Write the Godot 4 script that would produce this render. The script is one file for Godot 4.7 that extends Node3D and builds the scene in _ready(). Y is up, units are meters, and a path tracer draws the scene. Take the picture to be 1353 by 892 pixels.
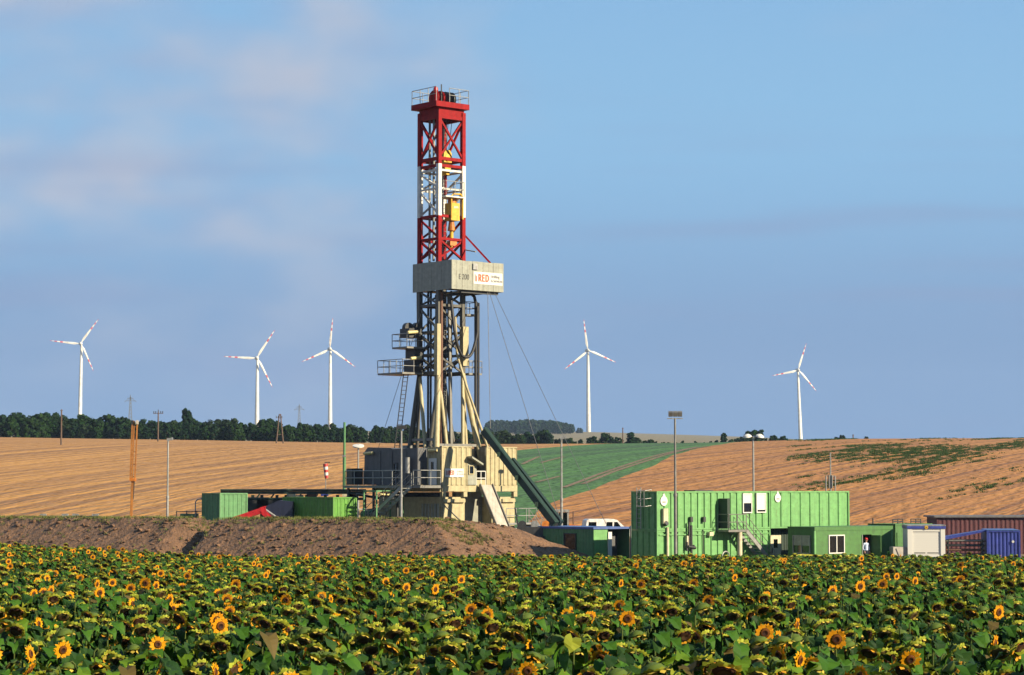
extends Node3D
# A drilling rig behind a sunflower field. Pixels of the 1353 x 892 photograph give directions only;
# distances come from the ground and from the sizes of containers, doors and lamp posts.
const F := 3000.0
const CX := 676.5
const CY := 446.0
const HORIZON := 645.0
const EYE := 5.4
const TURN := 40.0            # the site's grid, degrees from the picture plane
const EXPOSURE := 2.4
const BASE := 0.85            # base colours below were first set for an exposure of 2
var pitch := atan((HORIZON - CY) / F)
var M := {}
var taken := {}

class MB:
	var v := PackedVector3Array()
	var n := PackedVector3Array()
	var c := PackedColorArray()
	var col := Color(1, 1, 1)
	func tri(a: Vector3, b: Vector3, d: Vector3) -> void:
		var nn := (b - a).cross(d - a).normalized()
		v.push_back(a); v.push_back(d); v.push_back(b)
		for i in 3:
			n.push_back(nn); c.push_back(col)
	func quad(a: Vector3, b: Vector3, d: Vector3, e: Vector3) -> void:
		tri(a, b, d); tri(a, d, e)
	func stri(a: Vector3, b: Vector3, d: Vector3, na: Vector3, nb: Vector3, nd: Vector3) -> void:
		v.push_back(a); v.push_back(d); v.push_back(b)
		n.push_back(na); n.push_back(nd); n.push_back(nb)
		for i in 3: c.push_back(col)
	func obox(o: Vector3, x: Vector3, y: Vector3, z: Vector3) -> void:   # centre and half axes
		var p := []
		for i in 8: p.push_back(o + (x if i & 1 else -x) + (y if i & 2 else -y) + (z if i & 4 else -z))
		quad(p[4], p[5], p[7], p[6]); quad(p[1], p[0], p[2], p[3])
		quad(p[5], p[1], p[3], p[7]); quad(p[0], p[4], p[6], p[2])
		quad(p[6], p[7], p[3], p[2]); quad(p[0], p[1], p[5], p[4])
	func box(a: Vector3, b: Vector3) -> void:
		var h := (b - a).abs() * 0.5
		obox((a + b) * 0.5, Vector3(h.x, 0, 0), Vector3(0, h.y, 0), Vector3(0, 0, h.z))
	func bar(a: Vector3, b: Vector3, w: float, h := -1.0) -> void:
		if h < 0: h = w
		var d := (b - a)
		var up := Vector3.UP if absf(d.normalized().y) < 0.95 else Vector3(0, 0, 1)
		var s := d.cross(up).normalized()
		var t := s.cross(d).normalized()
		obox((a + b) * 0.5, d * 0.5, t * h * 0.5, s * w * 0.5)
	func tube(a: Vector3, b: Vector3, r0: float, r1 := -1.0, seg := 8, caps := true) -> void:
		if r1 < 0: r1 = r0
		var d := (b - a).normalized()
		var s := d.cross(Vector3.UP if absf(d.y) < 0.95 else Vector3(1, 0, 0)).normalized()
		var t := d.cross(s)
		for i in seg:
			var e0 := s * cos(TAU * i / seg) + t * sin(TAU * i / seg)
			var e1 := s * cos(TAU * (i + 1) / seg) + t * sin(TAU * (i + 1) / seg)
			stri(a + e0 * r0, a + e1 * r0, b + e1 * r1, e0, e1, e1)
			stri(a + e0 * r0, b + e1 * r1, b + e0 * r1, e0, e1, e0)
			if caps:
				tri(a, a + e1 * r0, a + e0 * r0); tri(b, b + e0 * r1, b + e1 * r1)
	func path(pts: Array, r: float, seg := 6) -> void:
		for i in pts.size() - 1: tube(pts[i], pts[i + 1], r, r, seg)
	func lathe(o: Vector3, axis: Vector3, prof: Array, seg := 12) -> void:   # [[along, radius], ...]
		var d := axis.normalized()
		var s := d.cross(Vector3.UP if absf(d.y) < 0.95 else Vector3(1, 0, 0)).normalized()
		var t := d.cross(s)
		for j in prof.size() - 1:
			var da: float = prof[j + 1][0] - prof[j][0]
			var dr: float = prof[j + 1][1] - prof[j][1]
			for i in seg:
				var e0 := s * cos(TAU * i / seg) + t * sin(TAU * i / seg)
				var e1 := s * cos(TAU * (i + 1) / seg) + t * sin(TAU * (i + 1) / seg)
				var n0 := (e0 * da - d * dr).normalized()
				var n1 := (e1 * da - d * dr).normalized()
				var a0: Vector3 = o + d * prof[j][0] + e0 * prof[j][1]
				var a1: Vector3 = o + d * prof[j][0] + e1 * prof[j][1]
				var b0: Vector3 = o + d * prof[j + 1][0] + e0 * prof[j + 1][1]
				var b1: Vector3 = o + d * prof[j + 1][0] + e1 * prof[j + 1][1]
				stri(a0, a1, b1, n0, n1, n1); stri(a0, b1, b0, n0, n1, n0)
	func prism(poly: Array, o: Vector3, x: Vector3, y: Vector3, z: Vector3) -> void:  # convex outline, extruded by z
		var m := poly.size()
		for i in m:
			var p: Vector2 = poly[i]
			var q: Vector2 = poly[(i + 1) % m]
			var a := o + x * p.x + y * p.y
			var b := o + x * q.x + y * q.y
			quad(b, a, a + z, b + z)
		for i in range(1, m - 1):
			var a = o + x * poly[0].x + y * poly[0].y
			var b = o + x * poly[i].x + y * poly[i].y
			var d = o + x * poly[i + 1].x + y * poly[i + 1].y
			tri(a, d, b); tri(a + z, b + z, d + z)
	func sheet(o: Vector3, x: Vector3, y: Vector3, out: Vector3, w: float, h: float, rib := 0.28, deep := 0.036) -> void:  # corrugated steel
		var k := maxi(1, roundi(w / rib))
		var st := w / k
		var flat := 0.36 if rib < .5 else 0.7
		var side := 0.14 if rib < .5 else 0.05
		var pts := []
		for i in k:
			pts.append_array([[i * st, 0.0], [(i + flat) * st, 0.0], [(i + flat + side) * st, -deep], [(i + 1.0 - side) * st, -deep]])
		pts.append([w, 0.0])
		for i in pts.size() - 1:
			var a: Vector3 = o + x * pts[i][0] + out * pts[i][1]
			var b: Vector3 = o + x * pts[i + 1][0] + out * pts[i + 1][1]
			quad(a, b, b + y * h, a + y * h)
	func put(src: MB, xf: Transform3D) -> void:
		for i in src.v.size():
			v.push_back(xf * src.v[i]); n.push_back((xf.basis * src.n[i]).normalized()); c.push_back(src.c[i])
	func mesh() -> ArrayMesh:
		var a := []
		a.resize(Mesh.ARRAY_MAX)
		a[Mesh.ARRAY_VERTEX] = v; a[Mesh.ARRAY_NORMAL] = n; a[Mesh.ARRAY_COLOR] = c
		var m := ArrayMesh.new()
		m.add_surface_from_arrays(Mesh.PRIMITIVE_TRIANGLES, a)
		return m

# ---------- pixels to directions ----------
func slope_of(py: float) -> float:
	var w := (CY - py) / F
	return (w * cos(pitch) + sin(pitch)) / (cos(pitch) - w * sin(pitch))
func hy(py: float, d: float) -> float: return EYE + slope_of(py) * d
func kx(px: float, py := 690.0) -> float:
	return (px - CX) / F / (cos(pitch) - (CY - py) / F * sin(pitch))
func at(px: float, py: float, d: float) -> Vector3: return Vector3(kx(px, py) * d, hy(py, d), -d)
func on(px: float, d: float, y := 0.0) -> Vector3: return Vector3(kx(px) * d, y, -d)
func run(o: Vector3, px: float, turn: float, left := false) -> float:   # how far along the grid a pixel column lies
	var t := deg_to_rad(turn)
	var ax := -sin(t) if left else cos(t)
	var ad := cos(t) if left else sin(t)
	var k := kx(px)
	return (k * -o.z - o.x) / (ax - k * ad)

# ---------- nodes ----------
func numbered(called: String) -> String:
	var i: int = taken.get(called, 0)
	taken[called] = i + 1
	return called if i == 0 else "%s_%03d" % [called, i]
func thing(called: String, label: String, category: String, where := Vector3.ZERO, turn := 0.0, group := "") -> Node3D:
	var o := Node3D.new()
	o.name = numbered(called)
	add_child(o)
	o.position = where; o.rotation.y = deg_to_rad(turn)
	tag(o, label, category, group)
	return o
func tag(o: Node, label: String, category: String, group := "") -> void:
	o.set_meta("label", label); o.set_meta("category", category)
	if group != "": o.set_meta("group", group)
func part(p: Node, called: String, mb, m: Material) -> MeshInstance3D:
	var o := MeshInstance3D.new()
	o.name = called
	o.mesh = mb.mesh() if mb is MB else mb
	o.material_override = m
	p.add_child(o, true)
	return o
func solo(called: String, mb, m: Material, label: String, category: String, group := "") -> MeshInstance3D:
	var o := part(self, numbered(called), mb, m)
	tag(o, label, category, group)
	return o
func struct(called: String, mesh, m: Material) -> MeshInstance3D:
	var o := part(self, numbered(called), mesh, m)
	o.set_meta("kind", "structure")
	return o
func copy(o: Node3D, called: String, where: Vector3, turn: float, label := "") -> Node3D:
	var q: Node3D = o.duplicate()
	q.name = numbered(called)
	add_child(q)
	q.position = where; q.rotation.y = turn
	if label != "": q.set_meta("label", label)
	return q
func bx(p: Node, called: String, a: Vector3, b: Vector3, m: Material) -> MeshInstance3D:
	var mb := MB.new()
	mb.box(a, b)
	return part(p, called, mb, m)
func br(p: Node, called: String, a: Vector3, b: Vector3, w: float, m: Material, h := -1.0) -> MeshInstance3D:
	var mb := MB.new()
	mb.bar(a, b, w, h)
	return part(p, called, mb, m)
func tb(p: Node, called: String, a: Vector3, b: Vector3, r: float, m: Material, r1 := -1.0, seg := 10) -> MeshInstance3D:
	var mb := MB.new()
	mb.tube(a, b, r, r1, seg)
	return part(p, called, mb, m)
func lettering(p: Node, text: String, where: Vector3, cap: float, m: Material, bold := false, squeeze := 1.0) -> void:
	var t := TextMesh.new()
	var f := SystemFont.new()
	f.font_names = PackedStringArray(["Droid Sans"])
	if bold: f.font_weight = 700
	t.font = f; t.text = text; t.font_size = 64; t.pixel_size = cap / (64.0 * 0.72); t.depth = 0.012
	t.horizontal_alignment = HORIZONTAL_ALIGNMENT_LEFT
	var o := part(p, "lettering", t, m)
	o.position = where; o.scale.x = squeeze
	if bold:
		var o2 := part(p, "lettering", t, m)
		o2.position = where + Vector3(cap * .06, 0, .003); o2.scale.x = squeeze

# ---------- materials ----------
func noise_image(seed_: int, freq: float, w: int, h: int, oct := 4) -> Image:
	var f := FastNoiseLite.new()
	f.seed = seed_; f.noise_type = FastNoiseLite.TYPE_SIMPLEX_SMOOTH; f.frequency = freq
	f.fractal_type = FastNoiseLite.FRACTAL_FBM; f.fractal_octaves = oct
	return f.get_seamless_image(w, h)
func lin(r: float, g: float, b: float) -> Color: return Color(r, g, b).linear_to_srgb()
var grime: ImageTexture
var grain: ImageTexture
var bump: ImageTexture
func make_textures() -> void:
	# weathering of painted steel: fine specks and vertical streaks, grey values near one
	var a := noise_image(3, 0.02, 512, 512)
	var s := noise_image(5, 0.03, 512, 32)
	s.resize(512, 512, Image.INTERPOLATE_BILINEAR)
	var fine := noise_image(8, 0.15, 512, 512, 2)
	var img := Image.create(512, 512, false, Image.FORMAT_RGB8)
	var img2 := Image.create(512, 512, false, Image.FORMAT_RGB8)
	for y in 512:
		for x in 512:
			var t := a.get_pixel(x, y).r * 0.45 + s.get_pixel(x, y).r * 0.4 + fine.get_pixel(x, y).r * 0.15
			var g := clampf(0.9 + (t - 0.5) * 0.4, 0.5, 1.0)
			var rust := smoothstep(0.6, 0.72, s.get_pixel((x * 3) % 512, y).r) * smoothstep(0.5, 0.75, a.get_pixel((x + 200) % 512, (y * 2) % 512).r) * 0.55
			img.set_pixel(x, y, Color(g, g * 0.99, g * 0.97).lerp(Color(.62, .47, .36), rust))
			var e := clampf(0.35 + a.get_pixel(x, y).r * 0.35 + fine.get_pixel(x, y).r * 0.5, 0.3, 1.0)
			img2.set_pixel(x, y, Color(e, e * 0.98, e * 0.95))
	grime = ImageTexture.create_from_image(img)
	grain = ImageTexture.create_from_image(img2)
	var nb := noise_image(12, 0.06, 512, 512, 5)
	nb.convert(Image.FORMAT_RGBA8)
	nb.bump_map_to_normal_map(7.0)
	bump = ImageTexture.create_from_image(nb)
func paint(r: float, g: float, b: float, rough := 0.55, metal := 0.0, scale_ := 0.22) -> StandardMaterial3D:
	var m := StandardMaterial3D.new()
	m.albedo_color = lin(r * 1.12 * BASE, g * 1.12 * BASE, b * 1.12 * BASE)
	m.roughness = rough; m.metallic = metal
	m.albedo_texture = grime
	m.uv1_triplanar = true; m.uv1_world_triplanar = true
	m.uv1_scale = Vector3.ONE * scale_
	m.cull_mode = BaseMaterial3D.CULL_DISABLED
	return m
func earth(r: float, g: float, b: float, scale_ := 0.12) -> StandardMaterial3D:
	var m := StandardMaterial3D.new()
	m.albedo_color = lin(r * 1.4 * BASE, g * 1.4 * BASE, b * 1.4 * BASE)
	m.roughness = 0.95
	m.albedo_texture = grain
	m.normal_enabled = true; m.normal_texture = bump; m.normal_scale = 0.8
	m.uv1_triplanar = true; m.uv1_world_triplanar = true
	m.uv1_scale = Vector3.ONE * scale_
	return m
func green_stuff(rough := 0.6) -> StandardMaterial3D:
	var m := StandardMaterial3D.new()
	m.vertex_color_use_as_albedo = true
	m.roughness = rough
	m.cull_mode = BaseMaterial3D.CULL_DISABLED
	m.metallic_specular = 0.2
	m.backlight_enabled = true; m.backlight = Color(0.22, 0.3, 0.06)
	return m
func make_materials() -> void:
	make_textures()
	M.red = paint(.25, .003, .005, .6)
	M.red.metallic_specular = .25
	M.white = paint(.62, .62, .59)
	M.turbine = paint(.68, .68, .64, .5, 0, .01)
	M.band = paint(.5, .03, .03, .5, 0, .02)
	M.cream = paint(.38, .335, .19)
	M.board = paint(.26, .275, .23, .5)
	M.steel = paint(.2, .2, .19, .45, .3)
	M.galv = paint(.32, .33, .33, .4, .4)
	M.mast_grey = paint(.075, .072, .06, .5)
	M.dark = paint(.025, .027, .03, .5)
	M.cabin_grey = paint(.075, .08, .09)
	M.pale_green = paint(.118, .32, .1)
	M.mid_green = paint(.045, .15, .028)
	M.lime = paint(.075, .25, .018)
	M.tank_green = paint(.07, .22, .08)
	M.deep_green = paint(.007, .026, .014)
	M.boom_green = paint(.01, .034, .018)
	M.yellow = paint(.6, .36, .008, .45)
	M.orange = paint(.5, .16, .012, .5)
	M.boom_orange = paint(.36, .14, .02, .6)
	M.blue = paint(.035, .055, .3, .45)
	M.blue_roof = paint(.05, .1, .3, .45)
	M.maroon = paint(.075, .012, .018)
	M.grey_roof = paint(.12, .12, .13)
	M.rust = paint(.13, .06, .035, .7)
	M.rubber = paint(.012, .012, .013, .6)
	M.wood = paint(.3, .2, .09, .8)
	M.pole_wood = paint(.1, .065, .045, .85)
	M.beige = paint(.5, .45, .32)
	M.plate = paint(.5, .49, .45)
	M.plate.albedo_texture = null
	M.ink = paint(.02, .02, .022)
	M.ink_red = paint(.55, .07, .01)
	M.ink_grey = paint(.14, .14, .15)
	M.glass = StandardMaterial3D.new()
	M.glass.albedo_color = Color(.03, .035, .04); M.glass.roughness = 0.06; M.glass.metallic_specular = 0.6
	M.tube_lamp = paint(.6, .52, .25)
	M.loader_red = paint(.42, .012, .014, .4)
	M.navy = paint(.012, .016, .04, .4)
	M.leaf = green_stuff(.6)
	M.leaf.albedo_color = lin(.88, .88, .88)
	M.tree = green_stuff(.95)
	M.tree.metallic_specular = 0.05; M.tree.backlight_enabled = false
	M.bark = paint(.07, .055, .04, .9)
	M.pylon = paint(.16, .18, .2)
	M.tape = paint(.5, .5, .05)
	M.skin = paint(.4, .22, .15, .6)
	M.shirt = paint(.4, .47, .6, .8)
	M.trousers = paint(.02, .025, .04, .8)
	M.helmet = paint(.5, .012, .012, .35)
	M.van = paint(.68, .68, .68, .3)
	M.bank = earth(.17, .094, .05, .1)
	M.bare = earth(.2, .14, .085, .08)
	M.pad = earth(.2, .18, .15, .1)
	M.concrete = paint(.4, .37, .33, .8)

# ---------- the lie of the land ----------
func lerp_list(l: Array, x: float) -> float:
	if x <= l[0][0]: return l[0][1]
	for i in l.size() - 1:
		if x <= l[i + 1][0]: return lerpf(l[i][1], l[i + 1][1], (x - l[i][0]) / (l[i + 1][0] - l[i][0]))
	return l[-1][1]
var crest_y := [[-600, 576], [0, 578], [270, 582], [480, 585.5], [640, 587], [780, 586.5], [900, 585.5], [960, 584.5], [1040, 582], [1120, 580], [1353, 579], [2000, 576]]
var far_y := [[-600, 566], [0, 566], [400, 568], [640, 570.5], [776, 570], [900, 574], [1000, 577.5], [1060, 581], [1200, 586], [2000, 590]]
func land(x: float, d: float) -> float:
	if d < 205.0:
		var g := 1.9 * clampf((130.0 - d) / 106.0, 0.0, 1.0)
		g += 0.65 * smoothstep(-14.0, -30.0, x) * smoothstep(60.0, 110.0, d) * (1.0 - smoothstep(132.0, 150.0, d))
		if d > 165.0: g += 0.6 * smoothstep(0.0, 1.0, (d - 165.0) / 80.0) * 2.0 * 0.5 + 0.3 * pow((d - 165.0) / 40.0, 2)
		return g
	var px := clampf(CX + F * x / d, -600.0, 2000.0)
	var h0 := 0.6 * smoothstep(0.0, 1.0, 0.5) + 0.3
	var sc := (HORIZON - lerp_list(crest_y, px)) / F
	var hc := EYE + sc * 520.0
	var t := (d - 205.0) / 315.0
	if t <= 1.0:
		return h0 + (hc - h0) * (t * (1.55 - 0.55 * t) + 0.012 * sin(t * 14.0 + x * 0.02) * (1.0 - t) * minf(t * 6.0, 1.0))
	if d < 640.0:
		return hc + 0.012 * (d - 520.0)
	var s0 := (hc + 1.44 - EYE) / 640.0
	var s1 := (HORIZON - lerp_list(far_y, px)) / F
	if d <= 2600.0: return EYE + lerpf(s0, s1, pow((d - 640.0) / 1960.0, 0.8)) * d
	return EYE + s1 * 2600.0 - 0.01 * (d - 2600.0)
func put_on(px: float, d: float) -> Vector3:
	var x := kx(px, 600) * d
	return Vector3(x, land(x, d), -d)
func march(px: float, py: float) -> float:
	var d := 206.0
	while d < 560.0:
		if land(kx(px, py) * d, d) >= hy(py, d): return d
		d += 1.0
	return 560.0
func grid(rows: Array, cols: Callable, n: int, uvf: Callable) -> ArrayMesh:   # cols(d, t) -> x
	var st := SurfaceTool.new()
	st.begin(Mesh.PRIMITIVE_TRIANGLES)
	for d in rows:
		for i in n + 1:
			var x: float = cols.call(d, float(i) / n)
			st.set_uv(uvf.call(x, d))
			st.set_smooth_group(0)
			st.add_vertex(Vector3(x, land(x, d), -d))
	for r in rows.size() - 1:
		for i in n:
			var a := r * (n + 1) + i
			for q in [a, a + n + 1, a + 1, a + 1, a + n + 1, a + n + 2]: st.add_index(q)
	st.generate_normals()
	return st.commit()
func field_material(dark: Color, lite: Color, seed_: int, across: float, along: float, streak: float) -> StandardMaterial3D:
	var w := 1024
	var h := 512
	var a := noise_image(seed_, 0.012, w, 24, 3); a.resize(w, h, Image.INTERPOLATE_BILINEAR)
	var b := noise_image(seed_ + 1, 0.06, w, 10, 3); b.resize(w, h, Image.INTERPOLATE_BILINEAR)
	var c := noise_image(seed_ + 2, 0.25, w, h, 2)
	var img := Image.create(w, h, false, Image.FORMAT_RGB8)
	for y in h:
		for x in w:
			var t := 0.5 + (a.get_pixel(x, y).r - 0.5) * 1.3 + (b.get_pixel(x, y).r - 0.5) * streak + (c.get_pixel(x, y).r - 0.5) * 0.55
			if x % 64 < 3: t -= 0.22
			img.set_pixel(x, y, (dark.lerp(lite, clampf(t, 0.0, 1.0)) * BASE).linear_to_srgb())
	img.generate_mipmaps()
	var m := StandardMaterial3D.new()
	m.albedo_texture = ImageTexture.create_from_image(img)
	m.roughness = 0.95
	m.uv1_scale = Vector3(1.0 / across, 1.0 / along, 1)
	m.normal_enabled = true; m.normal_texture = bump; m.normal_scale = 0.5
	return m

func make_sky() -> PanoramaSkyMaterial:
	var w := 2048
	var h := 1024
	var img := Image.create(w, h, false, Image.FORMAT_RGBF)
	var f := FastNoiseLite.new()
	f.seed = 21; f.noise_type = FastNoiseLite.TYPE_SIMPLEX_SMOOTH; f.frequency = 1.0; f.fractal_octaves = 5
	var f2 := FastNoiseLite.new()
	f2.seed = 4; f2.noise_type = FastNoiseLite.TYPE_SIMPLEX_SMOOTH; f2.frequency = 1.0; f2.fractal_octaves = 3
	for y in h:
		var el := PI * (0.5 - (y + 0.5) / h)
		var deg := rad_to_deg(el)
		var base := Color(.222, .355, .575).lerp(Color(.275, .51, .765), smoothstep(3.0, 9.0, deg))
		base = base.lerp(Color(.235, .455, .745), smoothstep(9.0, 16.0, deg)).lerp(Color(.13, .29, .6), smoothstep(16.0, 70.0, deg))
		for x in w:
			var c := base
			if deg > -3.0:
				var az := TAU * ((x + 0.5) / w - 0.5)
				var p := Vector3(sin(az) * cos(el), sin(el) * 2.6, -cos(az) * cos(el))
				# thin drifting cloud: thicker to the left of the rig, loose wisps and low bands elsewhere
				var big := f2.get_noise_3dv(p * 3.2) * 0.5 + 0.5
				var fine := f.get_noise_3dv(p * 9.0) * 0.5 + 0.5
				var side := smoothstep(0.05, -0.13, -sin(az))
				var cov := clampf(side * 0.5 + (fine - 0.5) * (0.35 + 1.5 * side) + (big - 0.5) * 0.55 - 0.06, 0.0, 0.88)
				cov *= smoothstep(2.0, 8.0, deg) * 0.75 + 0.25
				var lit := f.get_noise_3dv(p * 15.0 + Vector3(5, 1, 2)) * 0.5 + 0.5
				var tone := Color(.34, .43, .62).lerp(Color(.49, .53, .64), smoothstep(0.38, 0.66, lit * 0.4 + fine * 0.6))
				c = base.lerp(tone, cov)
				var low := f2.get_noise_3dv(Vector3(p.x * 3.0, p.y * 22.0, p.z * 3.0)) * 0.5 + 0.5
				c = c.lerp(Color(.27, .35, .55), smoothstep(0.5, 0.8, low) * 0.5 * (1.0 - smoothstep(6.0, 11.0, deg)))
			img.set_pixel(x, y, Color(c.r / EXPOSURE, c.g / EXPOSURE, c.b / EXPOSURE))
	var m := PanoramaSkyMaterial.new()
	m.panorama = ImageTexture.create_from_image(img)
	return m

# ---------- earth bank ----------
var bank_o: Vector3
var bank_c := Vector3(-.824, 0, -.566)    # along the crest, away to the left
var bank_w := Vector3(.566, 0, -.824)     # across it, away from the field
var bank_noise := FastNoiseLite.new()
func bank_h(s: float, w: float) -> float:
	var top := lerpf(7.0, 2.4, smoothstep(3.0, 14.0, s))
	var edge := bank_noise.get_noise_2d(s * 2.0, w * 2.0) * 0.25
	var h := minf(3.22 - 0.004 * s, 3.2 + 0.62 * (w + edge))
	h = minf(h, 3.2 - 0.55 * (w - top + edge))
	h = minf(h, 3.1 + 0.5 * (s + edge * 0.6) )
	if s < 4.0: h = minf(h, 3.22 - 0.06 * maxf(0.0, w) * (1.0 - s / 4.0))
	var g := s - 20.3 - 0.15 * w + bank_noise.get_noise_2d(w * 6.0, 3.0) * 0.25
	if g > -0.8 and g < 2.8:
		var cut := (1.5 * (1.0 - g / 2.8) if g > 0.0 else 1.5 * (1.0 + g / 0.8))
		h -= cut * smoothstep(-6.5, -1.0, w) * (1.0 - smoothstep(1.5, 3.0, w)) * 0.95
	h += bank_noise.get_noise_2d(s * 5.0, w * 5.0) * 0.1 + bank_noise.get_noise_2d(s * 16.0, w * 16.0 + 50.0) * 0.06
	h += bank_noise.get_noise_2d(s * 11.0 + w * 5.0, 40.0) * 0.12
	return h
func bank_at(s: float, w: float) -> Vector3:
	var p := bank_o + bank_c * s + bank_w * w
	p.y = bank_h(s, w)
	return p
func bank_mesh(s0: float, s1: float, w0: float, w1: float, step: float) -> ArrayMesh:
	var st := SurfaceTool.new()
	st.begin(Mesh.PRIMITIVE_TRIANGLES)
	var ns := int((s1 - s0) / step)
	var nw := int((w1 - w0) / step)
	for i in ns + 1:
		for j in nw + 1:
			var p := bank_at(s0 + i * step, w0 + j * step)
			p.y = maxf(p.y, -0.6)
			st.set_smooth_group(0)
			st.add_vertex(p)
	for i in ns:
		for j in nw:
			var a := i * (nw + 1) + j
			for q in [a, a + nw + 1, a + 1, a + 1, a + nw + 1, a + nw + 2]: st.add_index(q)
	st.generate_normals()
	return st.commit()

# ---------- plants ----------
func leaf(mb: MB, xf: Transform3D, l: float, w: float, droop: float, col: Color, seg := 4, rng: RandomNumberGenerator = null) -> void:
	var prof := [.3, .8, 1.0, .93, .7, .4, .0] if seg == 6 else ([.25, .95, .95, .55, .0] if seg == 4 else [.2, 1.0, .0])
	var cc := []; var ll := []; var rr := []
	for i in seg + 1:
		var t := float(i) / seg
		var hw: float = w * 0.5 * prof[i]
		var y := -droop * t * t * l
		var z := t * l * (1.0 - 0.25 * droop * t)
		cc.append(xf * Vector3(0, y, z)); ll.append(xf * Vector3(-hw, y + hw * 0.35, z - 0.03 * l)); rr.append(xf * Vector3(hw, y + hw * 0.28, z - 0.03 * l))
		if rng:
			ll[i] += Vector3(rng.randf_range(-.014, .014), rng.randf_range(-.03, .03), rng.randf_range(-.012, .012) - (.05 if i == 0 else 0.0))
			rr[i] += Vector3(rng.randf_range(-.014, .014), rng.randf_range(-.03, .03), rng.randf_range(-.012, .012) - (.05 if i == 0 else 0.0))
	for i in seg:
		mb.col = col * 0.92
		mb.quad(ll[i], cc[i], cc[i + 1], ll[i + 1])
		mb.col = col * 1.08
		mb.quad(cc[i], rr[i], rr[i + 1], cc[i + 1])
func petals(mb: MB, n: int, r0: float, r1: float, back: float, col: Color, rng: RandomNumberGenerator, wide := 1.0) -> void:
	for i in n:
		var a := TAU * (i + rng.randf_range(-.25, .25)) / n
		var r := r1 * rng.randf_range(.82, 1.08)
		var w := wide * TAU * r0 / n * 0.85
		var e := Vector3(cos(a), sin(a), 0)
		var s := Vector3(-sin(a), cos(a), 0)
		var z := Vector3(0, 0, back * rng.randf_range(.3, 1.5))
		mb.col = col * rng.randf_range(.8, 1.15)
		var p0 := e * r0 - s * w * .4; var p1 := e * r0 + s * w * .4
		var q0 := e * lerpf(r0, r, .5) - s * w + z * .4; var q1 := e * lerpf(r0, r, .5) + s * w + z * .4
		mb.quad(p0, q0, q1, p1); mb.tri(q0, e * r + z, q1)
func disc(mb: MB, r: float, inner: Color, outer: Color, seg := 10) -> void:
	mb.col = outer
	mb.lathe(Vector3.ZERO, Vector3(0, 0, 1), [[-.012, r], [.012, r * .8], [.016, r * .55]], seg)
	mb.col = inner
	mb.lathe(Vector3.ZERO, Vector3(0, 0, 1), [[.016, r * .55], [.006, 0.001]], seg)
func head_parts(kind: int, rng: RandomNumberGenerator) -> Dictionary:
	var pe := MB.new(); var di := MB.new(); var ba := MB.new()
	if kind == 0:      # open, golden petals
		var col := Color(.55, .26, .008).lerp(Color(.5, .16, .008), rng.randf() * rng.randf())
		var r := rng.randf_range(.045, .065)
		petals(pe, 17, r, r + rng.randf_range(.05, .07), -.015, col, rng)
		petals(pe, 12, r * .95, r + .06, .01, col * .92, rng)
		disc(di, r, Color(.03, .014, .008), Color(.11, .04, .01))
		ba.col = Color(.09, .14, .03)
		ba.lathe(Vector3.ZERO, Vector3(0, 0, 1), [[-.05, .012], [-.03, r * .8], [-.01, r]], 9)
		petals(ba, 12, r, r + .05, -.03, Color(.1, .16, .03), rng, .9)
	elif kind == 1:    # past its best: few curled petals, brown disc, yellow-green bracts
		var r := rng.randf_range(.075, .1)
		petals(pe, 12, r, r + .045, .04, Color(.5, .24, .02), rng, .7)
		disc(di, r, Color(.07, .04, .02), Color(.045, .022, .012))
		ba.col = Color(.07, .1, .018)
		ba.lathe(Vector3.ZERO, Vector3(0, 0, 1), [[-.07, .014], [-.05, r * .75], [-.012, r]], 9)
		petals(ba, 15, r, r + .055, -.02, Color(.24, .27, .03), rng, 1.0)
	else:              # heavy hanging head, bracts only
		var r := rng.randf_range(.085, .115)
		petals(pe, 10, r, r + .03, .03, Color(.4, .3, .05), rng, .6)
		disc(di, r, Color(.06, .032, .018), Color(.1, .075, .03))
		ba.col = Color(.075, .11, .02)
		ba.lathe(Vector3.ZERO, Vector3(0, 0, 1), [[-.08, .016], [-.055, r * .7], [-.012, r]], 9)
		petals(ba, 17, r, r + .05, -.03, Color(.25, .28, .03), rng, 1.0)
	return {"petals": pe, "disc": di, "bracts": ba}
# the pieces of one plant: [name, MB, transform], head last
var leaf_cols := [Color(.019, .05, .009), Color(.034, .088, .01), Color(.013, .036, .009), Color(.075, .14, .012), Color(.16, .18, .016), Color(.08, .06, .02)]
func plant_leaves(rng: RandomNumberGenerator, h: float, n: int) -> Array:
	var out := []
	for i in n:
		var t := (i + rng.randf() * .6) / n
		var a := i * 2.4 + rng.randf_range(-.4, .4)
		var y := h * lerpf(.4, 1.0, t)
		var b := Basis(Vector3.UP, a) * Basis(Vector3.RIGHT, rng.randf_range(-.25, .75)) * Basis(Vector3(0, 0, 1), rng.randf_range(-.45, .45))
		var sz := rng.randf_range(.8, 1.2) * lerpf(1.1, .8, t)
		var ci := [0, 0, 1, 1, 2, 2, 3, 0, 1, 4, 0, 2, 1, 3, 1, 0, 2, 3, 5][rng.randi() % 19] as int
		out.append([Transform3D(b.scaled(Vector3.ONE * sz), Vector3(sin(a) * .07, y, cos(a) * .07)), ci])
	return out
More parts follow.
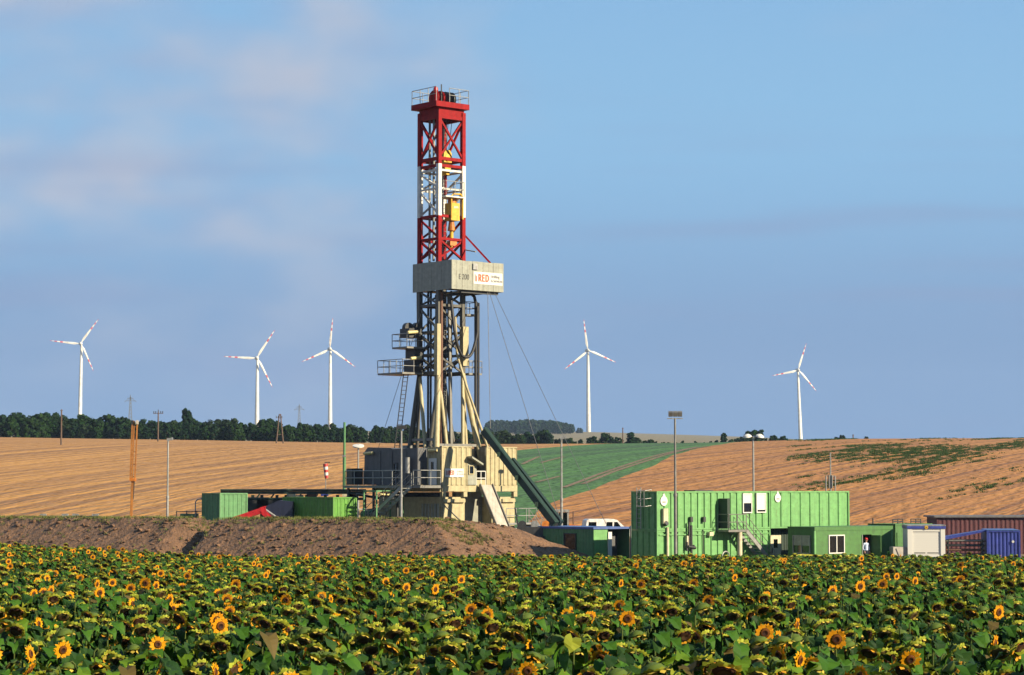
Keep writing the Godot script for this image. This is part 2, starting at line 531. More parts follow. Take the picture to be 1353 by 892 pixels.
func head_pose(kind: int, rng: RandomNumberGenerator, h: float) -> Transform3D:
	var yaw := deg_to_rad(rng.randf_range(-70, 110))
	var tip: float = [rng.randf_range(-.25, .7), rng.randf_range(.3, 1.1), rng.randf_range(.7, 1.5)][kind]
	var b := Basis(Vector3.UP, yaw) * Basis(Vector3.RIGHT, tip) * Basis(Vector3(0, 0, 1), rng.randf_range(-.5, .5))
	return Transform3D(b, Vector3(sin(yaw) * .11, h + .02 - .04 * kind, cos(yaw) * .11))
func stem_mb(hp: Transform3D, h: float, seg := 6) -> MB:
	var mb := MB.new()
	mb.col = Color(.06, .085, .02)
	var back := hp * Vector3(0, 0, -.05)
	mb.tube(Vector3(0, -.1, 0), Vector3(0, h * .6, 0), .016, .014, seg, false)
	mb.tube(Vector3(0, h * .6, 0), Vector3(back.x * .15, h - .02, back.z * .15), .014, .012, seg, false)
	mb.tube(Vector3(back.x * .15, h - .02, back.z * .15), Vector3(back.x * .6, h + .03, back.z * .6), .012, .012, seg, false)
	mb.tube(Vector3(back.x * .6, h + .03, back.z * .6), back, .012, .014, seg, false)
	return mb
func sunflowers() -> void:
	var rng := RandomNumberGenerator.new()
	rng.seed = 77
	# shared meshes for the plants nearest the lens
	var lm := []
	for c in leaf_cols:
		var row := []
		for k in 4:
			var mb := MB.new()
			leaf(mb, Transform3D(Basis(), Vector3.ZERO), [.27, .25, .22, .28][k], [.24, .2, .2, .22][k], [.4, .8, .6, 1.0][k], c, 6, rng)
			row.append(mb.mesh())
		lm.append(row)
	var hm := []
	for kind in 3:
		var row := []
		for k in 4:
			var d := head_parts(kind, rng)
			row.append([d.petals.mesh(), d.disc.mesh(), d.bracts.mesh()])
		hm.append(row)
	# far plants: whole plants joined, twelve kinds
	var variants := []
	for i in 16:
		var kind: int = [0, 0, 0, 1, 1, 1, 2, 2, 2, 2, 2, 3, 3, 3, 3, 3][i]
		var h := rng.randf_range(1.36, 1.6)
		var mb := MB.new()
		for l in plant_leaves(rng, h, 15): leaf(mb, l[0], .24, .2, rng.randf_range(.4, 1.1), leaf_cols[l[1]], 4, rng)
		if kind < 3:
			var hp := head_pose(kind, rng, h)
			mb.put(stem_mb(hp, h, 4), Transform3D())
			var d := head_parts(kind, rng)
			for k in d: mb.put(d[k], hp)
		else:      # a taller leafy plant without a head in view
			mb.put(stem_mb(Transform3D(Basis(), Vector3(0, h - .06, .04)), h, 4), Transform3D())
			for l in plant_leaves(rng, h * 1.04, 9): leaf(mb, l[0], .24, .2, rng.randf_range(.4, 1.1), leaf_cols[[0, 1, 2, 3][l[1] % 4]], 4, rng)
		variants.append(mb.mesh())
	var spots := []
	for i in 16: spots.append([])
	var gap := FastNoiseLite.new()
	gap.seed = 9; gap.frequency = .12
	var singles := 0
	var d := 21.6
	var row := 0
	while d < 131.0:
		var half := d * .235 + 10.0
		var x := -half + rng.randf() * .3
		while x < half:
			var p := Vector3(x + rng.randf_range(-.1, .1), 0, -d + rng.randf_range(-.13, .13))
			p.y = land(p.x, -p.z)
			var size := rng.randf_range(.86, 1.08) * (1.0 + .11 * gap.get_noise_2d(p.x, p.z)) * lerpf(1.02, .96, d / 130.0)
			if rng.randf() < .05: size *= 1.09
			var seen := absf(p.x) < -p.z * .229 and -p.z > 23.2
			if seen and singles < 300:
				singles += 1
				var r := rng.randf()
				var kind := 0 if r < .1 else (1 if r < .24 else (2 if r < .56 else 3))
				var h := rng.randf_range(1.38, 1.58)
				var what: String = ["sunflower in the front rows with open golden petals", "fading sunflower in the front rows with brown disc and curled petals", "hanging sunflower in the front rows with yellow green bracts", "leafy sunflower plant in the front rows without an open head"][kind]
				var o := thing("sunflower", what, "sunflower", p, 0.0, ["open sunflowers in the front rows", "fading sunflowers in the front rows", "hanging sunflowers in the front rows", "headless sunflowers in the front rows"][kind])
				o.scale = Vector3.ONE * size
				var hp := head_pose(mini(kind, 2), rng, h)
				part(o, "stem", stem_mb(hp, h), M.leaf)
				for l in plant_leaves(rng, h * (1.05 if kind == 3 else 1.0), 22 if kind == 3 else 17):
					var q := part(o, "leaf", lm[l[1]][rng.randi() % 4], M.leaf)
					q.transform = l[0]
				if kind == 3:
					x += rng.randf_range(.22, .36)
					continue
				var hs: Array = hm[kind][rng.randi() % 4]
				var fl := part(o, "flower_disc", hs[1], M.leaf)
				fl.transform = hp
				part(fl, "petals", hs[0], M.leaf); part(fl, "bracts", hs[2], M.leaf)
			else:
				var b := Basis(Vector3.UP, rng.randf_range(-.8, .8)).scaled(Vector3.ONE * size)
				var u := rng.randf()
				var fresh := lerpf(.075, .04, smoothstep(-12.0, 2.0, p.x))
				var pick := rng.randi() % 3 if u < fresh else (3 + rng.randi() % 3 if u < fresh + .12 else (6 + rng.randi() % 5 if u < .48 else 11 + rng.randi() % 5))
				spots[pick].append(Transform3D(b, p))
			x += rng.randf_range(.22, .36)
		row += 1
		d += .62
	var root := Node3D.new()
	root.name = "sunflower_field"
	add_child(root)
	tag(root, "dense field of sunflowers stretching back to the earth bank", "sunflowers")
	root.set_meta("kind", "stuff")
	for i in 16:
		var mm := MultiMesh.new()
		mm.transform_format = MultiMesh.TRANSFORM_3D
		mm.mesh = variants[i]
		mm.instance_count = spots[i].size()
		for j in spots[i].size(): mm.set_instance_transform(j, spots[i][j])
		var mi := MultiMeshInstance3D.new()
		mi.name = "sunflower_rows"
		mi.multimesh = mm; mi.material_override = M.leaf
		root.add_child(mi, true)
func scatter(called: String, label: String, category: String, mesh: Mesh, xfs: Array, m: Material = null) -> void:
	var mm := MultiMesh.new()
	mm.transform_format = MultiMesh.TRANSFORM_3D
	mm.mesh = mesh
	mm.instance_count = xfs.size()
	for j in xfs.size(): mm.set_instance_transform(j, xfs[j])
	var mi := MultiMeshInstance3D.new()
	mi.name = called
	mi.multimesh = mm; mi.material_override = m if m else M.tree
	add_child(mi)
	tag(mi, label, category)
	mi.set_meta("kind", "stuff")
func tuft(col: Color, n: int, h: float, spread: float, seed_: int) -> ArrayMesh:
	var rng := RandomNumberGenerator.new()
	rng.seed = seed_
	var mb := MB.new()
	for i in n:
		var a := rng.randf() * TAU
		var o := Vector3(cos(a), 0, sin(a)) * rng.randf() * spread
		var s := Vector3(-sin(a), 0, cos(a)) * h * .12
		mb.col = col * rng.randf_range(.7, 1.3)
		mb.tri(o - s, o + s, o + Vector3(cos(a) * h * .5, h * rng.randf_range(.6, 1.1), sin(a) * h * .5))
	return mb.mesh()

# ---------- trees ----------
var tree_kinds := []
func tree_shape(seed_: int, tall: float, wide: float, low: float, col: Color) -> Array:
	var rng := RandomNumberGenerator.new()
	rng.seed = seed_
	var tr := MB.new()
	tr.tube(Vector3(0, -.5, 0), Vector3(.1, tall * .45, 0), .22, .14, 7)
	var cr := MB.new()
	var lobes := 13
	for i in lobes:
		var a := i * 2.4 + rng.randf()
		var t := (i + .5) / lobes
		var y := lerpf(low, .9, t) * tall
		var rr := wide * .5 * sqrt(maxf(.08, 1.0 - pow((t - .35) / .75, 2))) * rng.randf_range(.35, .75)
		var o := Vector3(cos(a) * rr, y, sin(a) * rr)
		var rad := wide * rng.randf_range(.2, .33) * (1.0 - .3 * t)
		tr.tube(Vector3(.05, tall * lerpf(.2, .45, t), 0), o, .07, .03, 4, false)
		for j in 90:
			var u := Vector3(rng.randfn(), rng.randfn(), rng.randfn()).normalized()
			var p := o + u * rad * pow(rng.randf(), .3) * Vector3(1, .8, 1) * rng.randf_range(.85, 1.12)
			var s := rng.randf_range(.2, .44)
			var e := u.cross(Vector3(rng.randfn(), rng.randfn(), rng.randfn())).normalized()
			var g := (u.cross(e) + u * rng.randf_range(-.5, .5)).normalized()
			cr.col = col * rng.randf_range(.65, 1.35)
			cr.tri(p - e * s, p + e * s, p + g * s * 1.7)
			cr.tri(p - e * s * .8, p - g * s * 1.3, p + e * s * .8)
	return [tr.mesh(), cr.mesh()]
func tree(called: String, label: String, category: String, where: Vector3, sc: Vector3, kind: int, turn: float, group: String) -> void:
	var o := thing(called, label, category, where, turn, group)
	o.scale = sc
	part(o, "trunk", tree_kinds[kind][0], M.bark)
	part(o, "crown", tree_kinds[kind][1], M.tree)

# ---------- kit for site things ----------
func railing(p: Node, pts: Array, h: float, m: Material, r := .025, every := 1.1) -> void:   # posts and two rails
	var mb = MB.new()
	for i in pts.size() - 1:
		var a: Vector3 = pts[i]
		var b: Vector3 = pts[i + 1]
		var k = maxi(1, roundi(a.distance_to(b) / every))
		for j in k + 1:
			var q = a.lerp(b, float(j) / k)
			mb.tube(q, q + Vector3(0, h, 0), r, r, 5)
		for t in [.5, 1.0]: mb.tube(a + Vector3(0, h * t, 0), b + Vector3(0, h * t, 0), r, r, 5)
	part(p, "railing", mb, m)
func steel_box(o: Node3D, l: float, w: float, h: float, y0: float, m: Material, tag_ := "", rib := .28, deep := .036) -> void:   # container shell: x 0..l, z -w..0
	var fr = MB.new()
	var t = .11
	for x in [0.0, l - t]:
		for z in [-w, -t]: fr.box(Vector3(x, y0, z), Vector3(x + t, y0 + h, z + t))
	for y in [y0, y0 + h - t]:
		for z in [-w, -t]: fr.box(Vector3(t, y + .004, z), Vector3(l - t, y + t - .004, z + t))
		for x in [0.0, l - t]: fr.box(Vector3(x, y + .004, -w + t), Vector3(x + t, y + t - .004, -t))
	part(o, tag_ + "frame", fr, m)
	var q = MB.new()
	q.sheet(Vector3(t, y0 + t, -.03), Vector3.RIGHT, Vector3.UP, Vector3(0, 0, 1), l - 2 * t, h - 2 * t, rib, deep)
	part(o, tag_ + "side_wall", q, m)
	q = MB.new()
	q.sheet(Vector3(l - t, y0 + t, -w + .03), Vector3.LEFT, Vector3.UP, Vector3(0, 0, -1), l - 2 * t, h - 2 * t, rib, deep)
	part(o, tag_ + "side_wall", q, m)
	q = MB.new()
	q.sheet(Vector3(.03, y0 + t, -w + t), Vector3(0, 0, 1), Vector3.UP, Vector3(-1, 0, 0), w - 2 * t, h - 2 * t, rib, deep)
	part(o, tag_ + "end_wall", q, m)
	q = MB.new()
	q.sheet(Vector3(l - .03, y0 + t, -t), Vector3(0, 0, -1), Vector3.UP, Vector3(1, 0, 0), w - 2 * t, h - 2 * t, rib, deep)
	part(o, tag_ + "end_wall", q, m)
	q = MB.new()
	q.sheet(Vector3(t, y0 + h - .03, -t), Vector3.RIGHT, Vector3(0, 0, -1), Vector3.UP, l - 2 * t, w - 2 * t, rib, .02)
	part(o, tag_ + "roof", q, m)
	bx(o, tag_ + "floor", Vector3(t, y0 + .02, -w + t), Vector3(l - t, y0 + .1, -t), M.dark)
# a window or door on a wall; o wall-plane origin, x along, n outward
func window(p: Node, o: Vector3, x: Vector3, n: Vector3, w: float, h: float, m: Material, panes := 1, blind := 0.0) -> void:
	var mb = MB.new()
	var y = Vector3.UP
	var f = .07
	for r in [[0.0, 0.0, w, f], [0.0, h - f, w, h], [0.0, f, f, h - f], [w - f, f, w, h - f]]:
		mb.obox(o + x * (r[0] + r[2]) * .5 + y * (r[1] + r[3]) * .5 + n * .03, x * (r[2] - r[0]) * .5, y * (r[3] - r[1]) * .5, n * .05)
	for i in range(1, panes): mb.obox(o + x * w * i / panes + y * h * .5 + n * .03, x * .035, y * (h * .5 - f), n * .045)
	var fr = part(p, "window", mb, m)
	for i in panes:
		var a = w * i / panes + (f if i == 0 else .035)
		var b = w * (i + 1) / panes - (f if i == panes - 1 else .035)
		var pn = MB.new()
		var top = h - f - blind * h
		pn.obox(o + x * (a + b) * .5 + y * (f + top) * .5 + n * .012, x * (b - a) * .5, y * (top - f) * .5, n * .008)
		part(fr, "pane", pn, M.glass)
		if blind > 0.0:
			var bl = MB.new()
			var k = maxi(2, int(blind * h / .06))
			for j in k:
				var yy = top + (j + .5) * blind * h / k
				bl.obox(o + x * (a + b) * .5 + y * yy + n * .03, x * (b - a) * .5, y * (blind * h / k * .46), n * .012)
			part(fr, "roller_blind", bl, m)
func lamp_post(where: Vector3, h: float, label: String, kind: int, m: Material) -> void:
	var o = thing("lamp_post", label, "lamp post", where, 0.0, "floodlight posts round the drilling site")
	var mb = MB.new()
	mb.tube(Vector3(0, -.3, 0), Vector3(0, h * .5, 0), .115, .1, 9)
	mb.tube(Vector3(0, h * .5, 0), Vector3(0, h, 0), .08, .065, 9)
	mb.tube(Vector3(0, h * .5 - .1, 0), Vector3(0, h * .5 + .1, 0), .13, .13, 9)
	part(o, "pole", mb, m)
	if kind == 0:      # box floodlights on a cross bar
		br(o, "cross_bar", Vector3(-.5, h, 0), Vector3(.5, h, 0), .07, M.galv)
		for x in [-.28, .02, .32]:
			mb = MB.new()
			mb.obox(Vector3(x, h + .3, 0), Vector3(.14, 0, 0), Vector3(0, .14, .06), Vector3(0, -.05, .1))
			part(o, "floodlight", mb, M.steel)
	elif kind == 1:    # two shallow white reflectors
		br(o, "cross_bar", Vector3(-.7, h + .05, 0), Vector3(.7, h + .05, 0), .05, M.galv)
		for x in [-.45, .5]:
			mb = MB.new()
			mb.lathe(Vector3(x, h + .05, 0), Vector3(x * .3, 1, .2), [[-.02, .34], [.1, .3], [.2, .12], [.22, .01]], 12)
			part(o, "reflector", mb, M.plate)
	elif kind == 2:    # one small head
		mb = MB.new()
		mb.obox(Vector3(.15, h + .1, 0), Vector3(.24, .05, 0), Vector3(-.02, .1, 0), Vector3(0, 0, .14))
		part(o, "lamp_head", mb, M.galv)
		br(o, "arm", Vector3(0, h - .05, 0), Vector3(.15, h + .05, 0), .05, M.galv)
	elif kind == 3:    # disc head
		mb = MB.new()
		mb.lathe(Vector3(0, h, 0), Vector3(0, 1, .3), [[-.05, .1], [0, .5], [.1, .5], [.16, .05]], 14)
		part(o, "lamp_head", mb, M.plate)
		tb(o, "bulb_cover", Vector3(0, h - .16, 0), Vector3(0, h - .04, 0), .12, M.tube_lamp)
	else:
		mb = MB.new()
		mb.box(Vector3(-.35, h - .05, -.2), Vector3(.35, h + .22, .2))
		part(o, "lamp_head", mb, M.dark)
func warning_plate(p: Node, o: Vector3, r: float) -> void:
	var mb = MB.new()
	mb.lathe(o, Vector3(0, 0, 1), [[0.0, r], [.03, r], [.031, .001]], 16)
	var q = part(p, "sign_plate", mb, M.plate)
	mb = MB.new()
	mb.prism([Vector2(0, r * 1.7), Vector2(r * .55, r * .7), Vector2(-r * .55, r * .7)], o, Vector3.RIGHT, Vector3.UP, Vector3(0, 0, .03))
	part(q, "sign_point", mb, M.plate)
	mb = MB.new()
	mb.box(o + Vector3(-r * .5, -r * .35, .033), o + Vector3(r * .5, -r * .1, .037))
	part(q, "print", mb, M.ink_grey)
func stair(p: Node, a: Vector3, b: Vector3, side: Vector3, w: float, m: Material, rm: Material, n: int) -> void:
	for s in [0.0, 1.0]: br(p, "stringer", a + side * w * s, b + side * w * s, .06, m, .26)
	for i in n:
		var q = a.lerp(b, (i + .5) / n)
		var mb = MB.new()
		var d = Vector3(b.x - a.x, 0, b.z - a.z).normalized()
		mb.obox(q + side * w * .5, d * .13, Vector3(0, .02, 0), side * (w * .5 - .035))
		part(p, "tread", mb, m)
	for s in [0.0, 1.0]:
		var mb = MB.new()
		for t in [.55, 1.05]: mb.tube(a + side * w * s + Vector3(0, t, 0), b + side * w * s + Vector3(0, t, 0), .025, .025, 5)
		for i in 5:
			var q = (a + side * w * s).lerp(b + side * w * s, i / 4.0)
			mb.tube(q, q + Vector3(0, 1.05, 0), .025, .025, 5)
		part(p, "handrail", mb, rm)

# ---------- the rig ----------
func drilling_rig() -> void:
	var o = on(583, 171.0)
	var R = TURN
	# --- mast ---
	var mast = thing("drilling_mast", "tall red white and cream lattice drilling mast with grey racking board", "drilling mast", o, R)
	var c = Vector3(3.5, 0, -4.5)
	var h = 1.19
	var H = func(py): return hy(py, 176.7)
	var corner = [Vector3(-h, 0, h), Vector3(h, 0, h), Vector3(h, 0, -h), Vector3(-h, 0, -h)]
	var secs = [[150, 220, M.red], [220, 288, M.white], [288, 350, M.red], [350, 497, M.mast_grey]]
	for s in secs:
		var y0: float = H.call(s[1])
		var y1: float = H.call(s[0])
		for q in corner:
			bx(mast, "leg", c + q + Vector3(-.16, y0, -.16), c + q + Vector3(.16, y1 - .004, .16), s[2])
	var bars = [[222, .22, M.red], [213, .26, M.red], [158, .3, M.red], [252, .14, M.white], [288, .2, M.red], [318, .2, M.red], [228, .16, M.white], [405, .2, M.mast_grey], [440, .2, M.mast_grey], [470, .2, M.mast_grey], [494, .3, M.mast_grey]]
	for b in bars:
		for i in 4:
			if b[0] < 440 or i != 0: br(mast, "cross_beam", c + corner[i] + Vector3.UP * H.call(b[0]), c + corner[(i + 1) % 4] + Vector3.UP * H.call(b[0]), b[1] * .8, b[2], b[1])
	var xs = [[160, 212, M.red, 2], [230, 252, M.white, 1], [254, 286, M.white, 1], [290, 317, M.red, 1], [319, 344, M.red, 2], [386, 404, M.mast_grey, 1], [407, 438, M.mast_grey, 1], [442, 468, M.mast_grey, 2], [472, 493, M.mast_grey, 2]]
	for x in xs:
		for i in 4:
			if i == 0 and x[0] in [230, 254, 290]: continue
			var a: Vector3 = c + corner[i]
			var b: Vector3 = c + corner[(i + 1) % 4]
			var out = (corner[i] + corner[(i + 1) % 4]).normalized() * .03
			var ya = Vector3.UP * H.call(x[0])
			var yb = Vector3.UP * H.call(x[1])
			br(mast, "diagonal_brace", a + ya + out, b + yb + out, .14, x[2])
			if x[3] == 2: br(mast, "diagonal_brace", a + yb - out, b + ya - out, .14, x[2])
	# spread legs of the A-frame standing on the drill floor
	var foot = [Vector3(-2.4, 0, 2.4), Vector3(2.75, 0, 2.2), Vector3(2.4, 0, -2.4), Vector3(-1.7, 0, -2.3)]
	var yf = 5.7
	var yt: float = H.call(494)
	for i in 4:
		var mb = MB.new()
		mb.tube(c + foot[i] * Vector3(1, 0, 1) + Vector3.UP * yf, c + corner[i] + Vector3.UP * yt, .26, .2, 10)
		part(mast, "spread_leg", mb, M.cream if i < 2 else M.mast_grey)
	for q in [[0, 1, .35], [0, 3, .4], [1, 2, .4], [2, 3, .35]]:
		var a: Vector3 = c + foot[q[0]].lerp(corner[q[0]], q[2]) + Vector3.UP * lerpf(yf, yt, q[2])
		var b: Vector3 = c + foot[q[1]].lerp(corner[q[1]], q[2]) + Vector3.UP * lerpf(yf, yt, q[2])
		br(mast, "cross_beam", a, b, .16, M.steel, .2)
	for q in [[Vector3(-1.9, yf, .5), 0], [Vector3(-1.2, yf, -1.6), 3], [Vector3(1.5, yf, 1.5), 1], [Vector3(.6, yf, 2.0), 1], [Vector3(-.6, yf, 2.0), 0], [Vector3(2.2, yf, -.4), 2], [Vector3(-2.2, yf, 1.2), 3]]:
		tb(mast, "hydraulic_strut", c + q[0], c + corner[q[1]] * 1.0 + Vector3.UP * (yt - .1), .15, M.mast_grey if q[0].z < 1.0 else M.cream)
	for q in [Vector3(-.9, 0, .4), Vector3(.35, 0, .9), Vector3(-.2, 0, -.5)]:
		br(mast, "guide_rail", c + q + Vector3.UP * yf, c + q * .7 + Vector3.UP * H.call(390), .2, M.steel)
	tb(mast, "mud_pipe", c + Vector3(-1.05, yf - .2, 1.35), c + Vector3(-1.05, H.call(388), 1.35), .13, M.rust)
	for q in [Vector3(-.7, 0, -.75), Vector3(-.35, 0, .35), Vector3(.1, 0, -.2), Vector3(.75, 0, .3), Vector3(.9, 0, -.8), Vector3(-.95, 0, -.1)]:
		tb(mast, "drill_pipe", c + q + Vector3.UP * yf, c + q + Vector3.UP * H.call(384), .09, M.dark, -1, 8)
	# cream ram cases beside the legs
	bx(mast, "ram_case", c + Vector3(-1.5, yt - .2, 1.0), c + Vector3(-.95, H.call(430), 1.42), M.cream)
	bx(mast, "ram_case", c + Vector3(1.0, yt + .6, 1.05), c + Vector3(1.55, H.call(432), 1.5), M.cream)
	# upper inner rails and the ladder with its cage
	for q in [Vector3(-.55, 0, -.8), Vector3(.5, 0, -.85), Vector3(-.85, 0, .1)]:
		br(mast, "guide_rail", c + q + Vector3.UP * H.call(346), c + q + Vector3.UP * H.call(152), .13, M.steel)
	var lad = MB.new()
	for x in [.62, .98]: lad.tube(c + Vector3(x, H.call(590), -.6), c + Vector3(x, H.call(150), -.6), .03, .03, 5)
	var ly: float = H.call(588)
	while ly < H.call(152):
		lad.tube(c + Vector3(.62, ly, -.6), c + Vector3(.98, ly, -.6), .018, .018, 4, false)
		ly += .3
	part(mast, "ladder", lad, M.galv)
	# crown platform
	var y: float = H.call(146)
	bx(mast, "crown_platform", c + Vector3(-1.75, y, -1.65), c + Vector3(1.55, y + .42, 1.55), M.red)
	bx(mast, "crown_beam", c + Vector3(-1.25, y - .55, -1.25), c + Vector3(1.25, y - .003, 1.25), M.red)
	y += .43
	railing(mast, [c + Vector3(-1.7, y, 1.5), c + Vector3(-1.7, y, -1.6), c + Vector3(1.5, y, -1.6), c + Vector3(1.5, y, 1.5), c + Vector3(-.4, y, 1.5)], 1.1, M.galv, .03)
	for x in [-.8, -.25, .3, .8]:
		var mb = MB.new()
		mb.lathe(c + Vector3(x - .09, y + .45, .1), Vector3(1, 0, 0), [[0, .05], [0, .62], [.05, .55], [.13, .55], [.18, .62], [.18, .05]], 18)
		part(mast, "crown_sheave", mb, M.red if x < .3 else M.dark)
	var bc = part(mast, "beacon_post", (func(): var mb = MB.new(); mb.tube(c + Vector3(-1.3, y, .9), c + Vector3(-1.3, y + .75, .9), .16, .12, 8); return mb).call(), M.red)
	var bl = MB.new()
	bl.lathe(c + Vector3(-1.3, y + .75, .9), Vector3.UP, [[0, .14], [.15, .2], [.36, .17], [.46, .02]], 12)
	part(bc, "beacon_lamp", bl, M.loader_red)
	tb(mast, "antenna", c + Vector3(-.5, y, .6), c + Vector3(-.5, y + 1.5, .6), .05, M.dark)
	# white basket half way
	y = H.call(262)
	bx(mast, "inner_platform", c + Vector3(-.9, y - .1, .2), c + Vector3(1.0, y, 1.7), M.white)
	railing(mast, [c + Vector3(-.85, y, .3), c + Vector3(-.85, y, 1.65), c + Vector3(.95, y, 1.65), c + Vector3(.95, y, .3)], 1.15, M.galv, .03, .9)
	# racking board with its wind wall
	var b0 = c + Vector3(-1.44, hy(381.5, 173.5), 3.1)
	var bh: float = hy(343, 173.5) - b0.y
	var bl_ = 5.2
	var bw = 4.86
	for i in 5:
		var x0 = bl_ * i / 5.0
		var mb = MB.new()
		mb.box(b0 + Vector3(x0 + .012, 0, -.05), b0 + Vector3(x0 + bl_ / 5.0 - .012, bh - (.02 if i % 2 else 0.0), 0.0))
		mb.box(b0 + Vector3(x0 + .5, .02, 0.0), b0 + Vector3(x0 + .54, bh - .02, .012))
		part(mast, "wind_wall_panel", mb, M.board)
	for i in 4:
		var z0 = -bw * i / 4.0 - .06
		bx(mast, "wind_wall_panel", b0 + Vector3(0, 0, z0 - bw / 4.0 + .03), b0 + Vector3(.05, bh - (.02 if i % 2 else 0.0), z0), M.board)
		bx(mast, "wind_wall_panel", b0 + Vector3(bl_ - .05, 0, z0 - bw / 4.0 + .03), b0 + Vector3(bl_, bh, z0), M.board)
	bx(mast, "board_grating", b0 + Vector3(.06, .06, -bw), b0 + Vector3(bl_ - .06, .14, -3.6), M.dark)
	bx(mast, "board_grating", b0 + Vector3(.06, .06, -1.75), b0 + Vector3(bl_ - .06, .14, -.06), M.dark)
	bx(mast, "board_grating", b0 + Vector3(2.6, .06, -3.58), b0 + Vector3(bl_ - .06, .14, -1.77), M.dark)
	br(mast, "board_beam", b0 + Vector3(1.2, -.12, -.4), b0 + Vector3(4.9, -.12, -.4), .2, M.dark)
	br(mast, "board_beam", b0 + Vector3(1.6, -.25, -.9), b0 + Vector3(1.6, -.25, -4), .2, M.dark)
	var sg = bx(mast, "sign_board", b0 + Vector3(2.15, .5, .002), b0 + Vector3(5.05, 1.45, .03), M.plate)
	for i in 2:
		bx(sg, "logo_bar", b0 + Vector3(2.25 + i * .13, .68, .031), b0 + Vector3(2.35 + i * .13, 1.25 - i * .1, .036), [M.ink_grey, M.ink_red][i])
	lettering(sg, "RED", b0 + Vector3(2.56, .98, .034), .58, M.ink_red, true, .74)
	bx(sg, "logo_bar", b0 + Vector3(3.78, .7, .031), b0 + Vector3(3.81, 1.25, .036), M.ink_red)
	lettering(sg, "Drilling", b0 + Vector3(3.9, 1.14, .034), .22, M.ink_grey, true, .8)
	lettering(sg, "& Services", b0 + Vector3(3.9, .82, .034), .22, M.ink_grey, true, .74)
	lettering(mast, "E 200", b0 + Vector3(.68, .98, .022), .4, M.ink, false, .78)
	bx(mast, "junction_box", b0 + Vector3(2.05, 1.6, .003), b0 + Vector3(2.5, 2.05, .12), M.galv)
	br(mast, "board_stay", c + Vector3(1.3, H.call(310), 1.2), b0 + Vector3(4.3, bh, -.5), .14, M.red)
	br(mast, "board_stay", c + Vector3(1.3, H.call(330), 1.2), b0 + Vector3(2.7, bh + .8, -.4), .08, M.cream)
	# service baskets on the lower mast: dx, dm, width x, width z, floor px, rail height
	for p in [[-2.9, .6, 1.7, 1.9, 459, 1.0], [-3.4, .5, 2.2, 3.2, 493, 1.0], [1.35, -1.5, 1.1, 1.0, 415, .95], [1.5, -1.6, 1.3, 1.2, 493, .95]]:
		var q = c + Vector3(p[0], H.call(p[4]), -p[1])
		bx(mast, "service_platform", q + Vector3(0, -.14, -p[3]), q + Vector3(p[2], 0, 0), M.steel)
		railing(mast, [q, q + Vector3(p[2], 0, 0), q + Vector3(p[2], 0, -p[3]), q + Vector3(0, 0, -p[3]), q], p[5], M.galv, .03, .9)
	# winches and dark gear above the left baskets
	for q in [[-2.0, 447, 435, 1.2], [-1.6, 474, 460, .9], [-1.7, 492, 476, 1.0], [1.25, 470, 445, .7]]:
		bx(mast, "winch_housing", c + Vector3(q[0] - q[3] * .5, H.call(q[1]), -1.9), c + Vector3(q[0] + q[3] * .5, H.call(q[2]), -.7), M.dark)
	for q in [[-2.2, 434], [-1.3, 433]]:
		var mb = MB.new()
		mb.lathe(c + Vector3(q[0], H.call(q[1]), -1.4), Vector3(0, 0, 1), [[-.2, .05], [-.2, .42], [.2, .42], [.2, .05]], 16)
		part(mast, "winch_drum", mb, M.dark)
	tb(mast, "tube_lamp", c + Vector3(-2.9, H.call(441), -.5), c + Vector3(-1.9, H.call(439.5), -.5), .13, M.tube_lamp)
	tb(mast, "tube_lamp", c + Vector3(-2.6, H.call(475), -.5), c + Vector3(-1.6, H.call(473), -.5), .13, M.tube_lamp)
	# standpipe with gooseneck and the hanging mud hose
	var sx = 2.05
	var sz = 1.75
	var top: float = H.call(392)
	var mb2 = MB.new()
	mb2.path([c + Vector3(sx, 1.0, sz), c + Vector3(sx, top - .5, sz), c + Vector3(sx - .15, top, sz), c + Vector3(sx - .5, top + .2, sz), c + Vector3(0, top + .1, 1.5)], .12, 8)
	mb2.tube(c + Vector3(sx + .28, 1.0, sz), c + Vector3(sx + .28, H.call(400), sz), .09, .09, 8)
	part(mast, "standpipe", mb2, M.rubber)
	var pts = []
	for i in 17:
		var t = i / 16.0
		var xx = lerpf(-.25, sx - .05, t)
		var u = absf(t * 2.0 - 1.0)
		pts.append(c + Vector3(xx, lerpf(H.call(473), H.call(440), pow(u, 2.6)), sz + .25))
	pts.push_front(c + Vector3(-.3, H.call(398), 1.6))
	pts.push_back(c + Vector3(sx, H.call(405), sz + .2))
	mb2 = MB.new()
	mb2.path(pts, .12, 8)
	part(mast, "mud_hose", mb2, M.rubber)
	var hose = MB.new()
	hose.path([c + Vector3(.2, H.call(420), 1.5), c + Vector3(.3, H.call(470), 1.6), c + Vector3(.9, H.call(510), 2.0), c + Vector3(1.9, H.call(560), 2.4), c + Vector3(2.6, H.call(596), 2.7)], .1, 7)
	part(mast, "mud_hose", hose, M.cream)
	# outer ladder on the left
	lad = MB.new()
	var la = c + Vector3(-2.9, H.call(494), -1.0)
	var lb = c + Vector3(-3.5, yf, -1.9)
	for s in [0.0, .45]: lad.tube(la + Vector3(s, 0, 0), lb + Vector3(s, 0, 0), .04, .04, 5)
	for i in 26:
		var q = la.lerp(lb, i / 26.0)
		lad.tube(q, q + Vector3(.45, 0, 0), .025, .025, 4, false)
	part(mast, "ladder", lad, M.dark)
	# drilling line, guy wires
	var line = MB.new()
	for x in [-.12, .08, .3, .5]: line.tube(c + Vector3(x, H.call(210), .15), c + Vector3(x * 2.0, H.call(148), .15), .03, .03, 4, false)
	part(mast, "drilling_line", line, M.dark)
